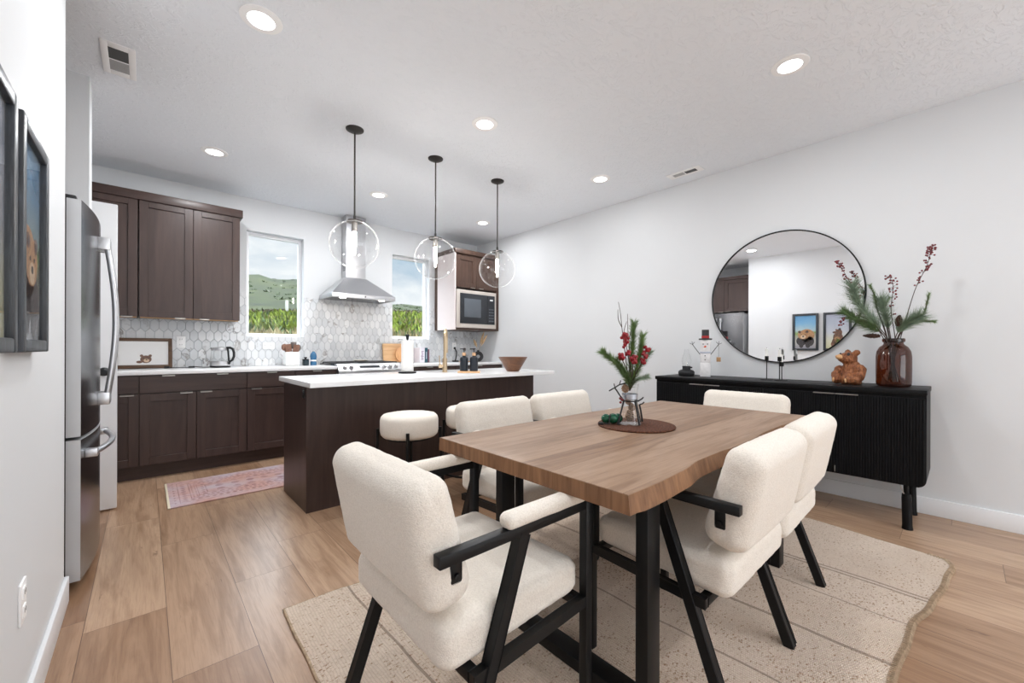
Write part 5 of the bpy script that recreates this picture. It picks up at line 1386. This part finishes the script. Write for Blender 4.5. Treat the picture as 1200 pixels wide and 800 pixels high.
o = thing('pine_cone', 'orange-brown pine cone tucked at the neck of the glass vase', 'pine cone', Vector((gvx, gvy, PZ + .162)) - r0 * .026 - fw * .02)
pinecone(o, o.location, (.2, .3, 1), .036, .019, 'cone_lt', 'scales')
# twig-style iron stand around the vase
ts = thing('iron_twig_stand', 'black twig-shaped iron stand wrapped around the glass vase', 'stand', (gvx, gvy, PZ))
G = lambda s, f, z: Vector((gvx, gvy, PZ)) + r0 * s - fw * f + Vector((0, 0, z))
rp_ = [Vector((gvx + .0375 * math.cos(2 * PI * k / 28), gvy + .0375 * math.sin(2 * PI * k / 28), PZ + .105)) for k in range(29)]
build('ring', MB().tube(rp_, .003, 8, cap=False), M['leather'], ts)
for (s, f) in ((-.062, .035), (.026, .060), (.060, -.03)):
    k = .036 / math.hypot(s, f)
    lg = MB().tube([G(s, f, .002), G((s + s * k) / 2 * 1.0, (f + f * k) / 2, .055), G(s * k, f * k, .105)], [.0045, .0035, .004], 8)
    build('leg', lg, M['leather'], ts)
h1 = MB().tube([G(-.034, .018, .108), G(-.055, .03, .135), G(-.075, .03, .165)], .0035, 7).tube([G(-.102, .035, .152), G(-.075, .03, .166), G(-.052, .02, .178), G(-.020, .02, .186)], .003, 7).tube([G(-.075, .03, .166), G(-.079, .03, .184)], .0025, 6).tube([G(-.052, .02, .178), G(-.046, .02, .198)], .0025, 6)
build('twig_branch', h1, M['leather'], ts)
h2 = MB().tube([G(.030, .028, .105), G(.050, .02, .115), G(.056, .02, .122)], .003, 7)
build('twig_branch', h2, M['leather'], ts)
h3 = MB().tube([G(.068, -.03, .004), G(.060, -.03, .055), G(.054, -.03, .082)], .004, 7).tube([G(.054, -.03, .082), G(.068, -.03, .086), G(.076, -.03, .094)], .003, 7)
build('twig_branch', h3, M['leather'], ts)
bd_ = MB()
for s, f, z in ((-.050, .032, .100), (-.044, .036, .112), (-.052, .034, .118)): bd_.ball(G(s, f, z), .006, 2)
build('bead', bd_, M['berry'], ts)
gr = thing('green_ornament', 'shiny emerald green bauble cluster lying on the placemat', 'ornament', G(-.085, .01, 0))
build('bauble', MB().uv(G(-.108, .0, .022), .0215, (1, 1, 1)), M['green_gloss'], gr); build('bauble', MB().uv(G(-.078, .010, .024), .0235), M['green_gloss'], gr); build('bauble', MB().uv(G(-.050, -.012, .022), .0215), M['green_gloss'], gr)
build('ribbon_loop', MB().tube([G(-.128, .03, .004), G(-.10, .035, .006), G(-.098, .026, .03), G(-.092, .018, .045)], .003, 6).tube([G(-.128, .03, .005), G(-.145, .022, .004)], .007, 8), M['leather'], gr)
# the evergreen pick standing in the vase
def gw(s, f, z): return G(s, f, z)
pine('long green fir branch of the table arrangement, reaching left', [gw(0, 0, .15), gw(-.015, .0, .21), gw(-.055, .01, .265), gw(-.095, .01, .30), gw(-.125, .01, .325)], 620, .042, 'needle3', 21, .15, 'fir branches on the table', th=.0012)
pine('tall green fir branch of the table arrangement, upright', [gw(0, 0, .15), gw(.003, .0, .24), gw(.010, .0, .33), gw(.014, .0, .40), gw(.018, .0, .455)], 680, .040, 'needle3', 22, .15, 'fir branches on the table', th=.0012)
pine('green fir branch of the table arrangement, leaning right', [gw(0, 0, .15), gw(.015, .02, .22), gw(.035, .02, .29), gw(.045, .02, .34), gw(.052, .02, .40)], 620, .040, 'needle3', 23, .15, 'fir branches on the table', th=.0012)
pine('grey-green fir branch of the table arrangement, low right', [gw(0, 0, .15), gw(.018, -.01, .20), gw(.045, -.01, .245), gw(.07, -.01, .29), gw(.095, -.01, .325)], 420, .034, 'needle2', 24, .2, 'fir branches on the table', th=.0012)
pine('short fir branch of the table arrangement, low left front', [gw(0, 0, .15), gw(-.014, .03, .195), gw(-.034, .04, .23), gw(-.055, .05, .26), gw(-.075, .05, .285)], 560, .040, 'needle', 25, .1, 'fir branches on the table', th=.0012)
pine('small fir branch of the table arrangement, drooping right', [gw(0, 0, .15), gw(.015, .02, .19), gw(.035, .03, .205), gw(.055, .03, .21), gw(.07, .03, .215)], 280, .028, 'needle2', 26, .1, 'fir branches on the table', th=.0012)
berry_branch('bright red berry stem high in the table arrangement', [gw(0, 0, .15), gw(-.005, .02, .25), gw(-.02, .03, .33), gw(-.028, .03, .37), gw(-.032, .03, .40)], .45, 34, .013, 31, 'berry_red', 'red berry stems on the table', .0075)
berry_branch('bright red berry stem left in the table arrangement', [gw(0, 0, .15), gw(-.012, .03, .22), gw(-.035, .04, .27), gw(-.048, .04, .295), gw(-.055, .04, .31)], .72, 14, .010, 32, 'berry_red', 'red berry stems on the table', .0075)
berry_branch('bright red berry stem right in the table arrangement', [gw(0, 0, .15), gw(.015, .03, .22), gw(.038, .04, .27), gw(.055, .04, .31), gw(.068, .03, .345)], .5, 26, .012, 33, 'berry_red', 'red berry stems on the table', .0075)
berry_branch('bright red berry stem in the middle of the table arrangement', [gw(0, 0, .15), gw(.0, .035, .22), gw(.0, .045, .27), gw(.002, .045, .29), gw(.004, .045, .31)], .6, 22, .014, 34, 'berry_red', 'red berry stems on the table', .0075)
tw = thing('bare_twig', 'dark bare twigs rising above the table arrangement', 'branch', G(0, 0, .15))
rn = random.Random(9); tm_ = MB()
for pts in ([(0, 0, .15), (-.02, -.01, .33), (-.034, -.01, .44), (-.040, -.01, .50), (-.050, -.01, .555)], [(0, 0, .15), (.0, -.01, .34), (-.006, -.01, .42), (-.008, -.01, .50)], [(-.034, -.01, .44), (-.050, -.01, .475), (-.052, -.01, .52)], [(-.020, -.01, .37), (-.024, -.01, .42), (-.012, -.01, .465)], [(-.004, -.01, .38), (.010, -.01, .43), (.006, -.01, .475)]):
    c = curve([G(*p) for p in pts], 24); tm_.tube(c, [.0024 - .0014 * i / len(c) for i in range(len(c))], 5)
build('stem', tm_, M['twig'], tw)

# ------------------------------------------------------------------ pendants
def make_pendant(x, y, lab):
    p = thing('pendant_light', lab, 'pendant light', (x, y, CE), 'clear globe pendants over the island')
    zc = 1.880
    build('canopy', MB().lathe([(.0, CE - .028), (.020, CE - .026), (.040, CE - .020), (.062, CE - .008), (.064, CE - .001), (.0, CE - .001)], (x, y, 0), 36), M['bronze'], p)
    build('rod', MB().tube([(x, y, CE - .02), (x, y, zc + .19)], .006, 10).tube([(x, y, zc + .215), (x, y, zc + .178)], .010, 10), M['bronze'], p)
    build('globe_cap', MB().lathe([(.0, zc + .182), (.058, zc + .176), (.060, zc + .168), (.056, zc + .166), (.0, zc + .168)], (x, y, 0), 32), M['bronze'], p)
    so = build('socket', MB().lathe([(.0, zc + .168), (.020, zc + .168), (.020, zc + .10), (.016, zc + .095), (.0, zc + .095)], (x, y, 0), 20), M['nickel'], p)
    build('bulb', MB().lathe([(.0, zc - .035), (.008, zc - .030), (.0115, zc - .01), (.012, zc + .05), (.011, zc + .085), (.010, zc + .096)], (x, y, 0), 20), M['bulb'], so)
    g = MB(); prof = []
    for k in range(40):
        a = -PI / 2 + (PI / 2 + math.acos(.056 / .176)) * k / 39; prof.append((.176 * math.cos(a), zc + .176 * math.sin(a)))
    g.lathe(prof, (x, y, 0), 64, cap=False); build('globe', g, M['glass'], p, smooth=180)
make_pendant(1.157, 3.040, 'clear glass globe pendant on black rod, nearest the fridge')
make_pendant(1.850, 3.040, 'clear glass globe pendant on black rod, in the middle of three')
make_pendant(2.543, 3.040, 'clear glass globe pendant on black rod, nearest the right wall')

# ------------------------------------------------------------------ downlights and ceiling vents
LAMP_W = 6.9
def downlight(x, y, lab, w=1.0):
    d = thing('downlight', lab, 'ceiling light', (x, y, CE), 'recessed ceiling lights')
    build('trim_ring', MB().lathe([(.060, CE - .008), (.066, CE - .009), (.092, CE - .004), (.094, CE - .0005), (.060, CE - .0005), (.060, CE - .008)], (x, y, 0), 40, cap=False), M['white_plastic'], d)
    build('lens', MB().lathe([(.0, CE - .006), (.061, CE - .006), (.061, CE - .001), (.0, CE - .001)], (x, y, 0), 32), M['lens'], d)
    l = bpy.data.lights.new('downlight_lamp', 'AREA'); l.shape = 'DISK'; l.size = .12; l.energy = LAMP_W * w; l.color = (.96, .98, 1.0)
    o = bpy.data.objects.new('downlight_lamp', l); COL.objects.link(o); o.location = (x, y, CE - .010)
downlight(.425, 2.34, 'largest recessed ceiling light, above the fridge side of the dining area', 1.5)
downlight(1.828, 2.33, 'recessed ceiling light above the middle of the island stools', 1.5)
downlight(3.238, 2.335, 'recessed ceiling light near the right wall, beside the narrow vent', .38)
downlight(.425, 4.175, 'recessed ceiling light in front of the left wall cabinets', 1.9)
downlight(1.838, 4.165, 'recessed ceiling light in front of the range hood', 1.9)
downlight(3.245, 4.172, 'recessed ceiling light in the far kitchen corner by the microwave', 1.2)
downlight(2.746, .670, 'recessed ceiling light above the dining table near the sideboard')
downlight(.98, .670, 'added ceiling light, out of view above the near table end')  # added lamp, out of view, helps light the room
for (x, y, lab) in ((.6, -1.2, 'added unseen ceiling light behind the camera, left'), (2.6, -1.2, 'added unseen ceiling light behind the camera, right'), (.6, -2.7, 'added unseen ceiling light by the added rear window, left'), (2.6, -2.7, 'added unseen ceiling light by the added rear window, right')):
    downlight(x, y, lab)  # these four are added out of view to help light the room
def vent(lab, x0, x1, y0, y1, dark_far):
    v = thing('ceiling_vent', lab, 'vent', ((x0 + x1) / 2, (y0 + y1) / 2, CE), 'white ceiling vents')
    f = .030; ym = (y0 + y1) / 2
    fr = MB().box(x0, x0 + f, y0, y1, CE - .008, CE - .0005, .002).box(x1 - f, x1, y0, y1, CE - .008, CE - .0005, .002).box(x0 + f, x1 - f, y0, y0 + f * 1.6, CE - .008, CE - .0005, .002).box(x0 + f, x1 - f, y1 - f * 1.6, y1, CE - .008, CE - .0005, .002).box(x0 + f, x1 - f, ym - .004, ym + .004, CE - .008, CE - .0005)
    build('vent_frame', fr, M['white_plastic'], v)
    for (a, b, mt) in ((y0 + f * 1.6, ym - .004, 'vent_dark'), (ym + .004, y1 - f * 1.6, 'vent_grey')):
        m = MB(); n = 11
        for k in range(n):
            yc = a + (b - a) * (k + .5) / n
            m.box(x0 + f, x1 - f, yc - .0042, yc + .0042, CE - .0062, CE - .005)
        m.box(x0 + f, x1 - f, a, b, CE - .0030, CE - .0006)
        build('louvre', m, M[mt], v, smooth=0)
vent('white ceiling vent with louvres near the left wall', -.185, -.043, 3.045, 3.385, False)
vent('white ceiling vent with louvres near the right wall', 3.635, 3.755, 1.57, 1.88, False)

# ------------------------------------------------------------------ sky and added rear fill
# added fill lamp behind the added rear window, tilted up to lift the ceiling
l = bpy.data.lights.new('rear_ceiling_fill', 'AREA'); l.shape = 'RECTANGLE'; l.size = 2.7; l.size_y = 2.1; l.energy = 50; l.color = (.94, .97, 1.0)
o = bpy.data.objects.new('rear_ceiling_fill', l); COL.objects.link(o); o.location = (1.9, REAR - .2, 1.25); o.rotation_euler = (math.radians(130), 0, 0)
w = bpy.data.worlds.new('sky'); SC.world = w; w.use_nodes = True; nt = w.node_tree; nt.nodes.clear()
wo = nt.nodes.new('ShaderNodeOutputWorld'); bg = nt.nodes.new('ShaderNodeBackground'); nt.links.new(bg.outputs[0], wo.inputs[0])
tc = nt.nodes.new('ShaderNodeTexCoord'); mp = nt.nodes.new('ShaderNodeMapping'); mp.inputs['Scale'].default_value = (1, 1, 2.2); mp.inputs['Location'].default_value = (.35, .1, .2)
nt.links.new(tc.outputs['Generated'], mp.inputs[0])
nz = nt.nodes.new('ShaderNodeTexNoise'); nz.inputs['Scale'].default_value = 3.2; nz.inputs['Detail'].default_value = 6; nz.inputs['Roughness'].default_value = .55; nz.inputs['Distortion'].default_value = .4
nt.links.new(mp.outputs[0], nz.inputs['Vector'])
rp2 = nt.nodes.new('ShaderNodeValToRGB'); e = rp2.color_ramp.elements
e[0].position = .36; e[0].color = rgb(168, 192, 210); e[1].position = .60; e[1].color = rgb(234, 238, 240)
k = e.new(.47); k.color = rgb(200, 212, 222)
nt.links.new(nz.outputs[0], rp2.inputs[0]); nt.links.new(rp2.outputs[0], bg.inputs[0])
# an overcast sky is several times brighter overhead than along the hills
sx_ = nt.nodes.new('ShaderNodeSeparateXYZ'); nt.links.new(tc.outputs['Generated'], sx_.inputs[0])
mr_ = nt.nodes.new('ShaderNodeMapRange'); mr_.interpolation_type = 'SMOOTHSTEP'; nt.links.new(sx_.outputs[2], mr_.inputs[0])
mr_.inputs[1].default_value = .29; mr_.inputs[2].default_value = .52; mr_.inputs[3].default_value = .95; mr_.inputs[4].default_value = 14.0
nt.links.new(mr_.outputs[0], bg.inputs[1])

SC.view_settings.view_transform = 'Standard'; SC.view_settings.look = 'None'; SC.view_settings.gamma = 1.0
SC.view_settings.use_curve_mapping = False; SC.view_settings.exposure = 0.31
SC.cycles.max_bounces = 10; SC.cycles.diffuse_bounces = 6; SC.cycles.glossy_bounces = 5; SC.cycles.transparent_max_bounces = 24
SC.cycles.caustics_reflective = False; SC.cycles.caustics_refractive = False; SC.cycles.sample_clamp_indirect = 6
SC.cycles.use_denoising = True
